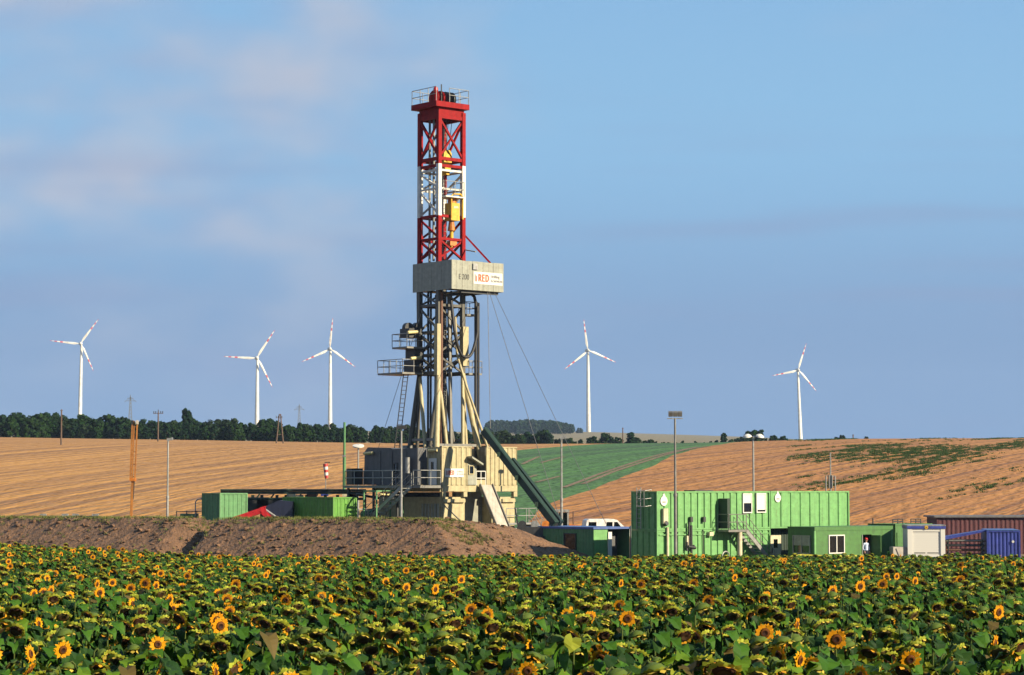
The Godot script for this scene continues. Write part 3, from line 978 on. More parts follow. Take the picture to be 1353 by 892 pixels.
	for q in [[Vector3(-1.3, H.call(386), 0), at(498, 598, 178.0)], [b0 + Vector3(.1, 0, -4.5) - c, at(551, 432, 178.0)]]:
		var a: Vector3 = mast.transform.affine_inverse() * q[1]
		tb(mast, "guy_wire", c + q[0], a, .022, M.steel, -1, 4)
	for q in [[3.75, 648, 566, 172.0], [3.9, 706, 557, 166.0], [4.4, 742, 556, 163.0]]:
		tb(mast, "guy_wire", b0 + Vector3(q[0], 0, -.2), mast.transform.affine_inverse() * at(q[1], q[2], q[3]).lerp(on(q[1] + (q[1] - 652.0) * .65, q[3] - 8.0, 3.0), 1.0 if q[1] > 700 else 0.0), .022, M.steel, -1, 4)
	# --- travelling block and top drive hang in the mast ---
	var tr = thing("travelling_block", "yellow travelling block hanging inside the red mast top", "block", o, R)
	var tc = c + Vector3(.2, 0, .25)
	var mb3 = MB.new()
	var yb: float = H.call(232)
	var yh: float = H.call(199)
	var bodyp = []
	for q in [[-.12, 0.0], [.12, 0.0], [.34, .35], [.42, .65], [.38, .88], [.2, 1.0], [-.2, 1.0], [-.38, .88], [-.42, .65], [-.34, .35]]: bodyp.append(Vector2(q[0], q[1] * (yh - yb)))
	mb3.prism(bodyp, tc + Vector3(0, yb, -.3), Vector3.RIGHT, Vector3.UP, Vector3(0, 0, .6))
	part(tr, "block_body", mb3, M.yellow)
	mb3 = MB.new()
	mb3.lathe(tc + Vector3(0, yb + (yh - yb) * .68, .3), Vector3(0, 0, 1), [[0, .3], [.05, .3], [.06, .1], [.1, .1], [.1, .001]], 16)
	part(tr, "sheave_cover", mb3, M.yellow)
	tb(tr, "hook_shank", tc + Vector3(0, H.call(262), 0), tc + Vector3(0, yb, 0), .12, M.red)
	var td = thing("top_drive", "yellow top drive with round guard bar inside the mast", "top drive", o, R)
	tc = c + Vector3(.35, 0, .95)
	bx(td, "motor_housing", tc + Vector3(-.45, H.call(293), -.4), tc + Vector3(.4, H.call(270), .4), M.yellow)
	bx(td, "name_plate", tc + Vector3(-.2, H.call(277), .402), tc + Vector3(.25, H.call(274), .42), M.beige)
	mb3 = MB.new()
	mb3.path([tc + Vector3(-.5, H.call(290), .5), tc + Vector3(-.5, H.call(262), .5), tc + Vector3(-.3, H.call(258.5), .5), tc + Vector3(.4, H.call(258), .5), tc + Vector3(.62, H.call(262), .5), tc + Vector3(.62, H.call(291), .5)], .07, 7)
	part(td, "guard_bar", mb3, M.yellow)
	tb(td, "gear_case", tc + Vector3(-.05, H.call(270), 0), tc + Vector3(-.05, H.call(262), 0), .34, M.orange)
	tb(td, "pipe_handler", tc + Vector3(-.1, H.call(306), 0), tc + Vector3(-.1, H.call(293), 0), .32, M.orange, .2)
	tb(td, "pipe_handler", tc + Vector3(-.1, H.call(330), 0), tc + Vector3(-.1, H.call(306), 0), .16, M.yellow)
	bx(td, "gripper", tc + Vector3(-.4, H.call(326), -.2), tc + Vector3(.25, H.call(320), .25), M.orange)
	# --- substructure with drill floor ---
	var su = thing("rig_substructure", "cream and grey ribbed substructure with drill floor under the mast", "rig substructure", o, R)
	var fl = hy(641, 171.0)
	var up = hy(590.5, 171.0)
	bx(su, "drill_floor", Vector3(-.1, fl - .5, -8.6), Vector3(7.5, fl, -.03), M.cream)
	for w in [[0.0, 2.9, 0.0], [4.35, 7.4, 0.0]]:
		var mb = MB.new()
		mb.sheet(Vector3(w[0], fl + .01, w[2] + .05), Vector3.RIGHT, Vector3.UP, Vector3(0, 0, 1), w[1] - w[0], up - fl, .46, .06)
		part(su, "wind_wall", mb, M.cream)
		mb = MB.new()
		for q in [w[0], w[1] - .1]: mb.box(Vector3(q, fl + .01, -.09), Vector3(q + .1, up + .03, -.015))
		mb.box(Vector3(w[0], up - .02, -.1), Vector3(w[1], up + .06, .07))
		part(su, "wall_frame", mb, M.cream)
	for q in [[0.04, 1.7, M.cream]]:
		var mb = MB.new()
		mb.sheet(Vector3(-.05, fl + .01, -q[1]), Vector3(0, 0, 1), Vector3.UP, Vector3(-1, 0, 0), q[1] - .05, up - fl, .46, .05)
		part(su, "wind_wall", mb, q[2])
	bx(su, "wind_wall", Vector3(7.3, fl, -8.5), Vector3(7.38, up, -.12), M.cream)
	bx(su, "wind_wall", Vector3(0.3, fl, -8.6), Vector3(7.3, up, -8.52), M.cream)
	# brackets and lower modules
	for x in [0.0, 4.95]:
		bx(su, "lower_module", Vector3(x, 0, -7.8), Vector3(x + 2.3, fl - .9, -.06), M.cream)
		for z in [[-.05, .02]]:
			bx(su, "module_panel", Vector3(x + .12, .1, z[0]), Vector3(x + 2.18, fl - 1.45, z[1]), M.cream)
		bx(su, "lifting_beam", Vector3(x + .1, fl - 1.3, -.04), Vector3(x + 2.2, fl - 1.05, .16), M.cream)
		bx(su, "lifting_beam", Vector3(x - .05, fl - .88, -.1), Vector3(x + .3, fl - .51, .2), M.cream)
		bx(su, "lifting_beam", Vector3(x + 2.0, fl - .88, -.1), Vector3(x + 2.35, fl - .51, .2), M.cream)
		bx(su, "floor_edge", Vector3(x, fl - .48, -.02), Vector3(x + 2.3, fl - .06, .1), M.cream)
	br(su, "tie_rod", Vector3(.1, fl - 1.4, .06), Vector3(2.3, 2.6, .06), .05, M.steel)
	bx(su, "recessed_panel", Vector3(2.31, 0, -1.6), Vector3(4.93, fl - .52, -1.2), M.board)
	var sheet = MB.new()
	sheet.sheet(Vector3(-.04, .1, -2.4), Vector3(0, 0, 1), Vector3.UP, Vector3(-1, 0, 0), 2.3, fl - 1.5, .4, .04)
	part(su, "module_panel", sheet, M.board)
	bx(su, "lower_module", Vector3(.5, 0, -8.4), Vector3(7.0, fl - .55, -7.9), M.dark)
	# doghouse on the dark side
	var dg = MB.new()
	var dl = -8.6
	dg.prism([Vector2(1.75, fl + .02), Vector2(8.6, fl + .02), Vector2(8.5, up - .25), Vector2(8.1, up + .06), Vector2(5.2, up - .02), Vector2(4.9, up - .12), Vector2(1.75, up - .05)], Vector3(-.9, 0, 0), Vector3(0, 0, -1), Vector3.UP, Vector3(2.4, 0, 0))
	part(su, "doghouse", dg, M.cabin_grey)
	for z in [3.1, 4.9, 6.4]: bx(su, "doghouse_rib", Vector3(-.95, fl + .05, -z - .04), Vector3(-.902, up - .25, -z), M.cabin_grey)
	window(su, Vector3(-.9, fl + .9, -4.7), Vector3(0, 0, 1), Vector3(-1, 0, 0), .45, .8, M.dark)
	window(su, Vector3(-.9, fl + .05, -4.7), Vector3(0, 0, 1), Vector3(-1, 0, 0), .45, .75, M.dark)
	tb(su, "exhaust_stack", Vector3(-1.2, fl + .9, -2.6), Vector3(-1.2, fl + 2.1, -2.6), .2, M.galv)
	tb(su, "tube_lamp", Vector3(-.15, up - .28, -1.35), Vector3(-.15, up - .24, -.3), .11, M.tube_lamp)
	tb(su, "tube_lamp", Vector3(-1.1, up - .42, -8.3), Vector3(-1.1, up - .38, -7.2), .11, M.tube_lamp)
	var dr = bx(su, "door", Vector3(-.16, fl + .02, -1.35), Vector3(-.09, fl + 2.02, -.42), M.plate)
	bx(dr, "door_window", Vector3(-.175, fl + 1.2, -1.05), Vector3(-.162, fl + 1.75, -.72), M.glass)
	# walkway round the dark side
	bx(su, "walkway", Vector3(-2.1, fl - .22, -9.6), Vector3(-.12, fl - .02, .15), M.steel)
	railing(su, [Vector3(-2.05, fl, -2.2), Vector3(-2.05, fl, -9.5), Vector3(-.2, fl, -9.5)], 1.1, M.galv, .035, 1.3)
	railing(su, [Vector3(-2.05, fl, -.8), Vector3(-2.05, fl, .1), Vector3(-.15, fl, .1)], 1.1, M.galv, .035, .9)
	for z in [-9.3, -6.0, -3.0]: bx(su, "walkway_post", Vector3(-2.0, 0, z), Vector3(-1.85, fl - .23, z + .15), M.dark)
	bx(su, "generator_box", Vector3(-2.0, fl + .02, -9.4), Vector3(-.95, fl + 1.3, -8.65), M.dark)
	# V-door: sloping ramp, hood and gate
	var rp = MB.new()
	var r0 = Vector3(3.55, fl - .05, .1)
	var r1 = Vector3(3.55, 0.05, 3.6)
	rp.prism([Vector2(0, 0), Vector2(1.25, 0), Vector2(1.25, .12), Vector2(0, .12)], r0, Vector3.RIGHT, Vector3(0, .55, .83), r1 - r0)
	part(su, "ramp", rp, M.concrete)
	for x in [0.0, 1.2]: br(su, "ramp_edge", r0 + Vector3(x + .03, .12, .1), r1 + Vector3(x + .03, .12, .1), .07, M.steel, .22)
	var hd = MB.new()
	hd.prism([Vector2(0, 0), Vector2(1.1, -.55), Vector2(1.1, -.4), Vector2(0, .14)], Vector3(2.45, fl + 2.05, -.3), Vector3.RIGHT, Vector3.UP, Vector3(0, 0, .95))
	part(su, "hood", hd, M.board)
	bx(su, "control_cabin", Vector3(2.5, fl + .02, -.9), Vector3(3.35, fl + 1.6, .08), M.board)
	window(su, Vector3(2.55, fl + .8, .08), Vector3.RIGHT, Vector3(0, 0, 1), .5, .7, M.cream)
	railing(su, [Vector3(3.4, fl, -.02), Vector3(4.3, fl, -.02)], 1.05, M.plate, .04, .5)
	bx(su, "toe_board", Vector3(3.38, fl, -.06), Vector3(4.33, fl + .4, .0), M.cream)
	var sg2 = bx(su, "sign_board", Vector3(.3, fl + .6, .052), Vector3(2.1, fl + 1.25, .08), M.plate)
	bx(sg2, "logo_bar", Vector3(.38, fl + .75, .081), Vector3(.44, fl + 1.1, .085), M.ink_grey)
	bx(sg2, "logo_bar", Vector3(.47, fl + .75, .081), Vector3(.53, fl + 1.05, .085), M.ink_red)
	lettering(sg2, "RED", Vector3(.58, fl + .93, .084), .34, M.ink_red, true, .66)
	lettering(sg2, "Drilling", Vector3(1.42, fl + 1.02, .084), .13, M.ink_grey)
	lettering(sg2, "& Services", Vector3(1.42, fl + .83, .084), .13, M.ink_grey)
	for q in [[1.0, -2.6, .6, M.dark], [5.4, -1.4, .5, M.steel], [5.9, -2.0, .8, M.dark], [3.9, -6.6, 1.6, M.dark], [1.3, -6.0, .9, M.steel], [2.4, -.7, .5, M.cream]]:
		bx(su, "floor_machinery", Vector3(q[0], fl + .01, q[1] - .7), Vector3(q[0] + .9, up - .1 + q[2] * .35, q[1]), q[3])
	# outside stair
	var stn = thing("rig_staircase", "galvanised stair climbing to the white door of the drill floor", "staircase", o, R)
	stair(stn, Vector3(-2.15, fl - .12, -.9), Vector3(-2.15, .1, -10.0), Vector3(-1, 0, 0), .9, M.galv, M.galv, 22)
	# platform with railing at the foot of the ramp side
	var pf = thing("service_walkway", "low galvanised walkway with railing beside the cream substructure", "walkway", o, R)
	bx(pf, "deck", Vector3(5.1, 2.62, .5), Vector3(8.2, 2.75, 1.5), M.galv)
	railing(pf, [Vector3(5.15, 2.75, 1.45), Vector3(8.15, 2.75, 1.45), Vector3(8.15, 2.75, .55)], 1.1, M.galv, .03, 1.0)
	for x in [5.3, 8.0]: bx(pf, "support_box", Vector3(x - .15, 0, .6), Vector3(x + .15, 2.6, 1.4), M.dark)
	stair(pf, Vector3(8.2, 2.7, 1.4), Vector3(10.4, .1, 1.4), Vector3(0, 0, -1), .8, M.galv, M.galv, 10)
	# green pipe conveyor leaning on the floor
	var cv = thing("pipe_conveyor", "dark green inclined pipe conveyor leaning against the drill floor", "conveyor")
	var ca = at(640, 569, 170.0)
	var cb = at(734, 693, 165.0)
	br(cv, "boom", ca, cb, .45, M.boom_green, .5)
	var dd = (cb - ca).normalized()
	br(cv, "trough", ca + Vector3(0, .3, 0) + dd * .1, cb + Vector3(0, .3, 0), .3, M.boom_green, .1)
	br(cv, "lift_arm", at(676, 608, 169.0), at(741, 692, 166.0), .3, M.deep_green, .5)
	for t in [.25, .5, .78]: bx(cv, "bracket", ca.lerp(cb, t) + Vector3(-.35, -.25, -.3), ca.lerp(cb, t) + Vector3(-.1, .1, .42), M.boom_green)
	var cbase = on(712, 165.5)
	bx(cv, "base_frame", cbase + Vector3(-1.6, .5, -.8), cbase + Vector3(1.6, 2.6, .8), M.dark)
	for x in [-1.2, -.3, .5, 1.1]:
		var mb = MB.new()
		mb.lathe(cbase + Vector3(x, 2.75, .3), Vector3(0, 0, 1), [[-.2, .02], [-.2, .3], [.2, .3], [.2, .02]], 12)
		part(cv, "roller", mb, [M.dark, M.galv, M.orange, M.dark][[-1.2, -.3, .5, 1.1].find(x)])
	for x in [-1.3, 1.3]: bx(cv, "foot", cbase + Vector3(x - .2, 0, -.9), cbase + Vector3(x + .2, .5, .9), M.dark)
	br(cv, "crank_lever", cbase + Vector3(-1.5, 2.6, .5), cbase + Vector3(-1.75, 4.0, .5), .1, M.dark)

# ---------- green boxes and cabins on the right ----------
func right_side() -> void:
	var o = on(868, 151.5)
	var l1 = run(o, 1018, TURN)
	var l2 = run(o, 1122, TURN) - l1
	var w = run(o, 834, TURN, true)
	var hh = 2.59
	print("stack lengths ", l1, " ", l2, " width ", w)
	var g = "pale green containers stacked in two tiers"
	var low = thing("shipping_container", "pale green container at ground level under the one with white windows", "container", o, TURN, g)
	steel_box(low, l1, w, hh, 0.0, M.pale_green, "", .62, .075)
	var top = thing("shipping_container", "pale green upper container with two white windows and outside stair", "container", o + Vector3(0, hh + .01, 0), TURN, g)
	steel_box(top, l1, w, hh, 0.0, M.pale_green, "", .62, .075)
	var far = thing("shipping_container", "plain pale green ribbed upper container with antenna frame behind", "container", o + Vector3(cos(deg_to_rad(TURN)), 0, -sin(deg_to_rad(TURN))) * (l1 + .05) + Vector3(0, hh + .01, 0), TURN, g)
	steel_box(far, l2, w, hh, 0.0, M.pale_green, "", .98, .075)
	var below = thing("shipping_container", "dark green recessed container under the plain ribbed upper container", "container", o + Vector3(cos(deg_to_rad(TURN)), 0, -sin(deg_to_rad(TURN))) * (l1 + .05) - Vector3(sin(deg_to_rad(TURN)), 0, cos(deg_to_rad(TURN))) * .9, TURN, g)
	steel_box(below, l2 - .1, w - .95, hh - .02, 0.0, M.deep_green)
	var pxx = func(px): return run(o, px, TURN)
	var yy = func(py, px): return hy(py, 151.5 + .643 * pxx.call(px)) - hh - .01
	# upper container fittings
	warning_plate(top, Vector3(pxx.call(877), yy.call(662, 877), .01), .32)
	warning_plate(far, Vector3(pxx.call(1027) - l1, yy.call(658, 1027), .01), .3)
	bx(top, "cable_cabinet", Vector3(pxx.call(874), yy.call(692, 877), .002), Vector3(pxx.call(880), yy.call(672, 877), .22), M.beige)
	tb(top, "socket", Vector3(pxx.call(877), yy.call(693, 877), .1), Vector3(pxx.call(877), yy.call(691, 877), .3), .16, M.dark)
	tb(low, "conduit", Vector3(pxx.call(880.5), 0, .1), Vector3(pxx.call(880.5), hh + .2, .1), .09, M.beige)
	window(top, Vector3(pxx.call(981), yy.call(678, 987), .0), Vector3.RIGHT, Vector3(0, 0, 1), pxx.call(993) - pxx.call(981), 1.35, M.plate, 1, .44)
	window(top, Vector3(pxx.call(999), yy.call(677.5, 1005), .0), Vector3.RIGHT, Vector3(0, 0, 1), pxx.call(1011.5) - pxx.call(999), 1.35, M.plate, 1, .8)
	bx(top, "roof_hatch", Vector3(pxx.call(926), hh, -1.6), Vector3(pxx.call(950), hh + .07, -.5), M.dark)
	for q in [[928, 690, .1], [911, 690, .12]]:
		bx(top, "junction_box", Vector3(pxx.call(q[0] - 1), yy.call(q[1], q[0]), .003), Vector3(pxx.call(q[0] + 2), yy.call(q[1] - 7, q[0]), .2), M.dark)
	tb(low, "cable", Vector3(pxx.call(929), 0, .06), Vector3(pxx.call(928), hh, .06), .035, M.dark)
	var lf = func(py, px): return hy(py, 151.5 + .643 * pxx.call(px))
	bx(low, "valve_block", Vector3(pxx.call(905), lf.call(722, 907), .003), Vector3(pxx.call(909), lf.call(708, 907), .2), M.beige)
	for q in [[908, 724, 690], [911, 732, 694], [905, 728, 716], [914, 726, 720]]:
		tb(low, "pipe", Vector3(pxx.call(q[0]), lf.call(q[1], q[0]), .18), Vector3(pxx.call(q[0]), lf.call(q[2], q[0]), .18), .08, M.dark)
	tb(low, "pipe", Vector3(pxx.call(905), lf.call(722, 907), .28), Vector3(pxx.call(915), lf.call(724, 907), .28), .09, M.dark)
	bx(low, "flood_lamp", Vector3(pxx.call(934), lf.call(708, 936), .003), Vector3(pxx.call(939), lf.call(703, 936), .28), M.beige)
	bx(low, "bottom_rail", Vector3(.2, hh - .35, -.02), Vector3(l1 - .2, hh - .27, .03), M.pale_green)
	# open dark green door, landing, stair, post
	var y0 = 0.06
	var dx0: float = pxx.call(950)
	var dr = MB.new()
	dr.obox(Vector3(dx0, y0 + 1.02, .42), Vector3(.03, 0, 0), Vector3(0, 1.0, 0), Vector3(0, 0, .42))
	dr.obox(Vector3(dx0 + .52, y0 + 1.02, .03), Vector3(.5, 0, 0), Vector3(0, 1.02, 0), Vector3(0, 0, .028))
	var dn = part(top, "door", dr, M.deep_green)
	bx(dn, "door_window", Vector3(dx0 + .35, y0 + 1.2, .06), Vector3(dx0 + .7, y0 + 1.7, .066), M.glass)
	bx(dn, "door_notice", Vector3(dx0 + .42, y0 + .95, .06), Vector3(dx0 + .7, y0 + 1.12, .066), M.plate)
	var lx0: float = pxx.call(944) + .2
	var lx1: float = pxx.call(981) - .75
	var st = thing("container_staircase", "grey steel stair with landing in front of the green containers", "staircase", o, TURN)
	bx(st, "landing", Vector3(lx0, hh - .16, .08), Vector3(lx1, hh - .02, 1.15), M.steel)
	railing(st, [Vector3(lx0 + .03, hh - .02, .1), Vector3(lx0 + .03, hh - .02, 1.12), Vector3(lx1 - .02, hh - .02, 1.12)], 1.05, M.steel, .028, .9)
	stair(st, Vector3(lx1, hh - .1, .2), Vector3(lx1 + 2.75, .05, .2), Vector3(0, 0, 1), .92, M.galv, M.steel, 11)
	tb(st, "support_post", Vector3(lx1 - .5, -.1, .95), Vector3(lx1 - .5, hh - .17, .95), .17, M.beige, -1, 14)
	var hc = MB.new()
	for i in 16:
		var a = TAU * i / 16.0
		var b = TAU * (i + 1) / 16.0
		hc.tube(Vector3(lx1 - 1.3 + .35 * cos(a), .75 + .35 * sin(a), .4), Vector3(lx1 - 1.3 + .35 * cos(b), .75 + .35 * sin(b), .4), .05, .05, 5)
	hc.tube(Vector3(lx1 - 1.3, -.1, .4), Vector3(lx1 - 1.3, .4, .4), .04, .04, 5)
	var hr = part(self, numbered("hose_reel"), hc, M.galv)
	hr.position = o; hr.rotation.y = deg_to_rad(TURN)
	tag(hr, "coil of hose standing beside the stair post", "hose")
	# ladder on the end wall
	var ld = MB.new()
	for z in [-1.45, -1.85]: ld.tube(Vector3(-.1, .05, z), Vector3(-.1, hh + .25, z), .03, .03, 5)
	for i in 9: ld.tube(Vector3(-.1, .2 + i * .29, -1.45), Vector3(-.1, .2 + i * .29, -1.85), .02, .02, 4)
	for yq in [hh + .1, hh - .45, hh - .95]:
		ld.path([Vector3(-.1, yq, -1.4), Vector3(-.6, yq - .06, -1.2), Vector3(-.75, yq - .08, -.8), Vector3(-.6, yq - .06, -.5), Vector3(-.1, yq, -.4)], .025, 5)
	for z in [-.5, -.85, -1.2]: ld.tube(Vector3(-.7, hh, z), Vector3(-.7, hh - 1.05, z), .02, .02, 5)
	part(top, "cage_ladder", ld, M.galv)
	# second lower bay: beige door and dark gap
	var bd = thing("beige_door", "open beige door with small window between green container and cabin", "door", o, TURN)
	var bx0: float = pxx.call(1017)
	var d2 = bx(bd, "door_leaf", Vector3(bx0, .12, .02), Vector3(bx0 + 1.05, 2.12, .08), M.beige)
	bx(d2, "door_window", Vector3(bx0 + .3, 1.25, .081), Vector3(bx0 + .7, 1.85, .09), M.glass)
	bx(bd, "door_step", Vector3(bx0 - .2, 0, .0), Vector3(bx0 + 1.3, .11, .6), M.steel)
	tb(bd, "door_handle", Vector3(bx0 + .12, .9, .12), Vector3(bx0 + .12, 1.25, .12), .03, M.dark)
	# antenna frame behind the far end
	var an = thing("antenna", "thin antenna on a small frame above the plain ribbed container", "antenna", on(1098, 172.0))
	tb(an, "mast", Vector3.ZERO, Vector3(0, hy(598, 172.0), 0), .05, M.galv)
	for x in [-.35, .35]: tb(an, "frame_post", Vector3(x, 0, 0), Vector3(x, hy(629, 172.0), 0), .05, M.galv)
	br(an, "frame_rail", Vector3(-.35, hy(629, 172.0), 0), Vector3(.35, hy(629, 172.0), 0), .06, M.galv)
	for x in [-.12, .1]: tb(an, "aerial", Vector3(x, hy(645, 172.0), .05), Vector3(x, hy(628, 172.0), .05), .06, M.steel)
	# --- cabin with the person in its doorway ---
	var q = on(1076, 154.0)
	var cl = run(q, 1179, TURN)
	var cw = minf(2.44, run(q, 1038, TURN, true))
	var ch = 2.72
	print("cabin ", cl, " ", cw, " ", run(q, 1038, TURN, true))
	var cx = func(px): return run(q, px, TURN)
	var cab = thing("site_cabin", "mid green site cabin with white window and open doorway", "cabin", q, TURN)
	var d0: float = cx.call(1140)
	var d1: float = cx.call(1151.5)
	bx(cab, "wall_panel", Vector3(0, 0, -.08), Vector3(d0, ch - .02, 0), M.mid_green)
	bx(cab, "wall_panel", Vector3(d1, 0, -.08), Vector3(cl, ch - .02, 0), M.mid_green)
	bx(cab, "wall_panel", Vector3(d0, 2.2, -.08), Vector3(d1, ch - .02, -.002), M.mid_green)
	bx(cab, "wall_panel", Vector3(0, 0, -cw), Vector3(.08, ch - .02, -.081), M.mid_green)
	bx(cab, "wall_panel", Vector3(cl - .08, 0, -cw), Vector3(cl, ch - .02, -.081), M.mid_green)
	bx(cab, "wall_panel", Vector3(.081, 0, -cw), Vector3(cl - .081, ch - .02, -cw + .08), M.mid_green)
	bx(cab, "floor", Vector3(.09, 0.0, -cw + .09), Vector3(cl - .09, .15, -.09), M.dark)
	bx(cab, "roof", Vector3(-.03, ch - .018, -cw - .03), Vector3(cl + .03, ch + .06, .05), M.mid_green)
	bx(cab, "roof_rail", Vector3(-.02, ch - .2, .001), Vector3(cl + .02, ch - .02, .04), M.mid_green)
	for x in [0.0, cl - .12]: bx(cab, "corner_post", Vector3(x - .015, 0, -.1), Vector3(x + .135, ch - .21, .018), M.pale_green)
	window(cab, Vector3(cx.call(1094), .95, .0), Vector3.RIGHT, Vector3(0, 0, 1), cx.call(1115) - cx.call(1094), 1.27, M.plate, 2)
	window(cab, Vector3(.0, .95, -1.95), Vector3(0, 0, 1), Vector3(-1, 0, 0), 1.6, 1.25, M.galv, 2, .5)
	var dl = MB.new()
	dl.obox(Vector3(d1 + .03, 1.15, .42), Vector3(.025, 0, 0), Vector3(0, 1.0, 0), Vector3(0, 0, .4))
	part(cab, "door_leaf", dl, M.mid_green)
	tb(cab, "door_post", Vector3(d0 - .1, 0, .03), Vector3(d0 - .1, 2.2, .03), .035, M.galv)
	person(q + Vector3(cos(deg_to_rad(TURN)), 0, -sin(deg_to_rad(TURN))) * (d0 + d1) * .5 + Vector3(0, .15, 0) - Vector3(.643, 0, .766) * .12, TURN - 10.0)
	# --- green container behind, white block, kiosk ---
	q = on(1183, 164.5)
	var c3 = thing("shipping_container", "mid green container with roof rails behind the white shutter kiosk", "container", q, TURN)
	steel_box(c3, run(q, 1232, TURN), 2.6, 2.82, 0.0, M.mid_green, "", 1.2)
	for x in [.2, 2.2]:
		railing(c3, [Vector3(x, 2.82, -.4), Vector3(x + 1.1, 2.82, -.4)], .32, M.dark, .04, .5)
	bx(c3, "wall_hatch", Vector3(.15, .7, .001), Vector3(.95, 2.2, .05), M.mid_green)
	tb(c3, "downpipe", Vector3(1.15, 0, .1), Vector3(1.0, 2.3, .1), .06, M.plate)
	tb(c3, "vent_pipe", Vector3(.1, 2.8, -2.2), Vector3(.1, 3.2, -2.2), .05, M.dark)
	q = on(1180, 156.5)
	var pl = thing("pallet", "wooden pallet stack under the pale block", "pallet", q, 8.0)
	for k in 3:
		for i in 4: bx(pl, "plank", Vector3(i * .3, .2 * k + .1, -.9), Vector3(i * .3 + .22, .2 * k + .16, 0), M.wood)
		for i in 3: bx(pl, "bearer", Vector3(.02, .2 * k, -.85 + i * .4), Vector3(1.1, .2 * k + .099, -.75 + i * .4), M.wood)
	var blk = thing("liquid_tank", "pale square tank standing on wooden pallets beside the kiosk", "tank", q + Vector3(0, .57, 0), 8.0)
	var bb = MB.new()
	bb.prism([Vector2(.05, .0), Vector2(1.08, 0), Vector2(1.12, .06), Vector2(1.14, .8), Vector2(0, .8), Vector2(0, .06)], Vector3(0, 0, -.9), Vector3.RIGHT, Vector3.UP, Vector3(0, 0, .88))
	part(blk, "tank_body", bb, M.concrete)
	tb(blk, "outlet", Vector3(.6, .05, -.02), Vector3(.6, .05, .1), .08, M.dark)
	br(blk, "strap", Vector3(.2, .7, 0.0), Vector3(.45, .08, 0.0), .04, M.ink_grey)
	q = on(1199, 156.5)
	var kt = -2.0
	var kw = run(q, 1248.5, kt)
	var kk = thing("kiosk", "white kiosk with roller shutter and blue roof band", "kiosk", q, kt)
	var kh = 2.62
	bx(kk, "side_wall", Vector3(0, 0, -2.4), Vector3(.08, kh, -.03), M.plate)
	bx(kk, "side_wall", Vector3(kw - .08, 0, -2.4), Vector3(kw, kh, -.03), M.plate)
	bx(kk, "back_wall", Vector3(.09, 0, -2.4), Vector3(kw - .09, kh, -2.32), M.plate)
	for x in [0.0, kw - .3]: bx(kk, "corner_post", Vector3(x, 0, -.03), Vector3(x + .3, kh, .05), M.plate)
	bx(kk, "front_panel", Vector3(.301, 0, -.02), Vector3(kw - .301, .85, .0), M.plate)
	bx(kk, "front_panel", Vector3(.301, 2.42, -.02), Vector3(kw - .301, kh, .02), M.plate)
	for i in 13:
		var ys = .86 + i * .12
		bx(kk, "shutter_slat", Vector3(.31, ys, -.06 + .003 * (i % 2)), Vector3(kw - .31, ys + .113, -.03 + .004 * (i % 2)), M.plate)
	for x in [.45, kw * .5 + .06]: bx(kk, "shutter_slot", Vector3(x, .93, -.025), Vector3(x + kw * .5 - .52, .99, -.018), M.ink)
	bx(kk, "shutter_frame", Vector3(.301, .86, -.02), Vector3(.36, 2.42, .02), M.plate)
	bx(kk, "shutter_frame", Vector3(kw - .36, .86, -.02), Vector3(kw - .301, 2.42, .02), M.plate)
	bx(kk, "roof", Vector3(-.05, kh + .18, -2.45), Vector3(kw + .05, kh + .26, .1), M.galv)
	bx(kk, "roof_band", Vector3(-.05, kh + .002, -2.45), Vector3(kw + .05, kh + .178, .1), M.blue)
	var em = MB.new()
	em.lathe(Vector3(kw * .5, kh + .09, .1), Vector3(0, 0, 1), [[0, .12], [.02, .12], [.021, .001]], 16)
	var emb = part(kk, "emblem", em, M.yellow)
	em = MB.new()
	em.box(Vector3(kw * .5 - .05, kh + .05, .1215), Vector3(kw * .5 + .05, kh + .1, .125))
	part(emb, "print", em, M.ink)
	# --- blue container with open canopy, pipe rack, maroon shed ---
	q = on(1303.5, 156.0)
	var ft = -8.0
	var fw = run(q, 1348, ft)
	var bc = thing("shipping_container", "blue ribbed container beside the pipe rack", "container", q, ft)
	steel_box(bc, fw, 6.0, 2.5, 0.0, M.blue, "", .27)
	bx(bc, "roof_sheet", Vector3(.02, 2.502, -5.9), Vector3(fw - .02, 2.54, .02), M.blue_roof)
	tb(bc, "lock_plate", Vector3(fw * .78, 1.75, .0), Vector3(fw * .78, 1.75, .06), .09, M.plate)
	var cp = MB.new()
	cp.prism([Vector2(0, 0), Vector2(-2.75, -.46), Vector2(-2.75, -.68), Vector2(0, -.12)], Vector3(-.02, 2.53, -2.8), Vector3.RIGHT, Vector3.UP, Vector3(0, 0, 2.2))
	part(bc, "canopy", cp, M.blue)
	var rk = thing("pipe_rack", "dark steel rack of pipes under the blue canopy", "pipe rack", on(1252, 156.8), ft)
	for x in [0.0, 2.3]:
		for z in [-1.6, 0.0]: bx(rk, "post", Vector3(x, 0, z - .08), Vector3(x + .08, 1.85, z), M.dark)
	for i in 5:
		for z in [-1.5, -.9, -.3]: tb(rk, "pipe", Vector3(-.1, .5 + i * .32, z + .1 * (i % 2)), Vector3(2.5, .5 + i * .32, z + .1 * (i % 2)), .075, [M.steel, M.dark, M.rust, M.dark, M.steel][i])
	for i in 5:
		for x in [.02, 2.32]: bx(rk, "arm", Vector3(x, .36 + i * .32, -1.6), Vector3(x + .05, .41 + i * .32, 0), M.dark)
	var wh = thing("trailer_wheel", "pale rimmed trailer wheel in front of the pipe rack", "wheel", on(1291, 155.2), 50.0)
	var wm = MB.new()
	wm.lathe(Vector3(0, .42, 0), Vector3(0, 0, 1), [[-.11, .26], [-.12, .38], [-.08, .42], [.08, .42], [.12, .38], [.11, .26]], 18)
	part(wh, "tyre", wm, M.rubber)
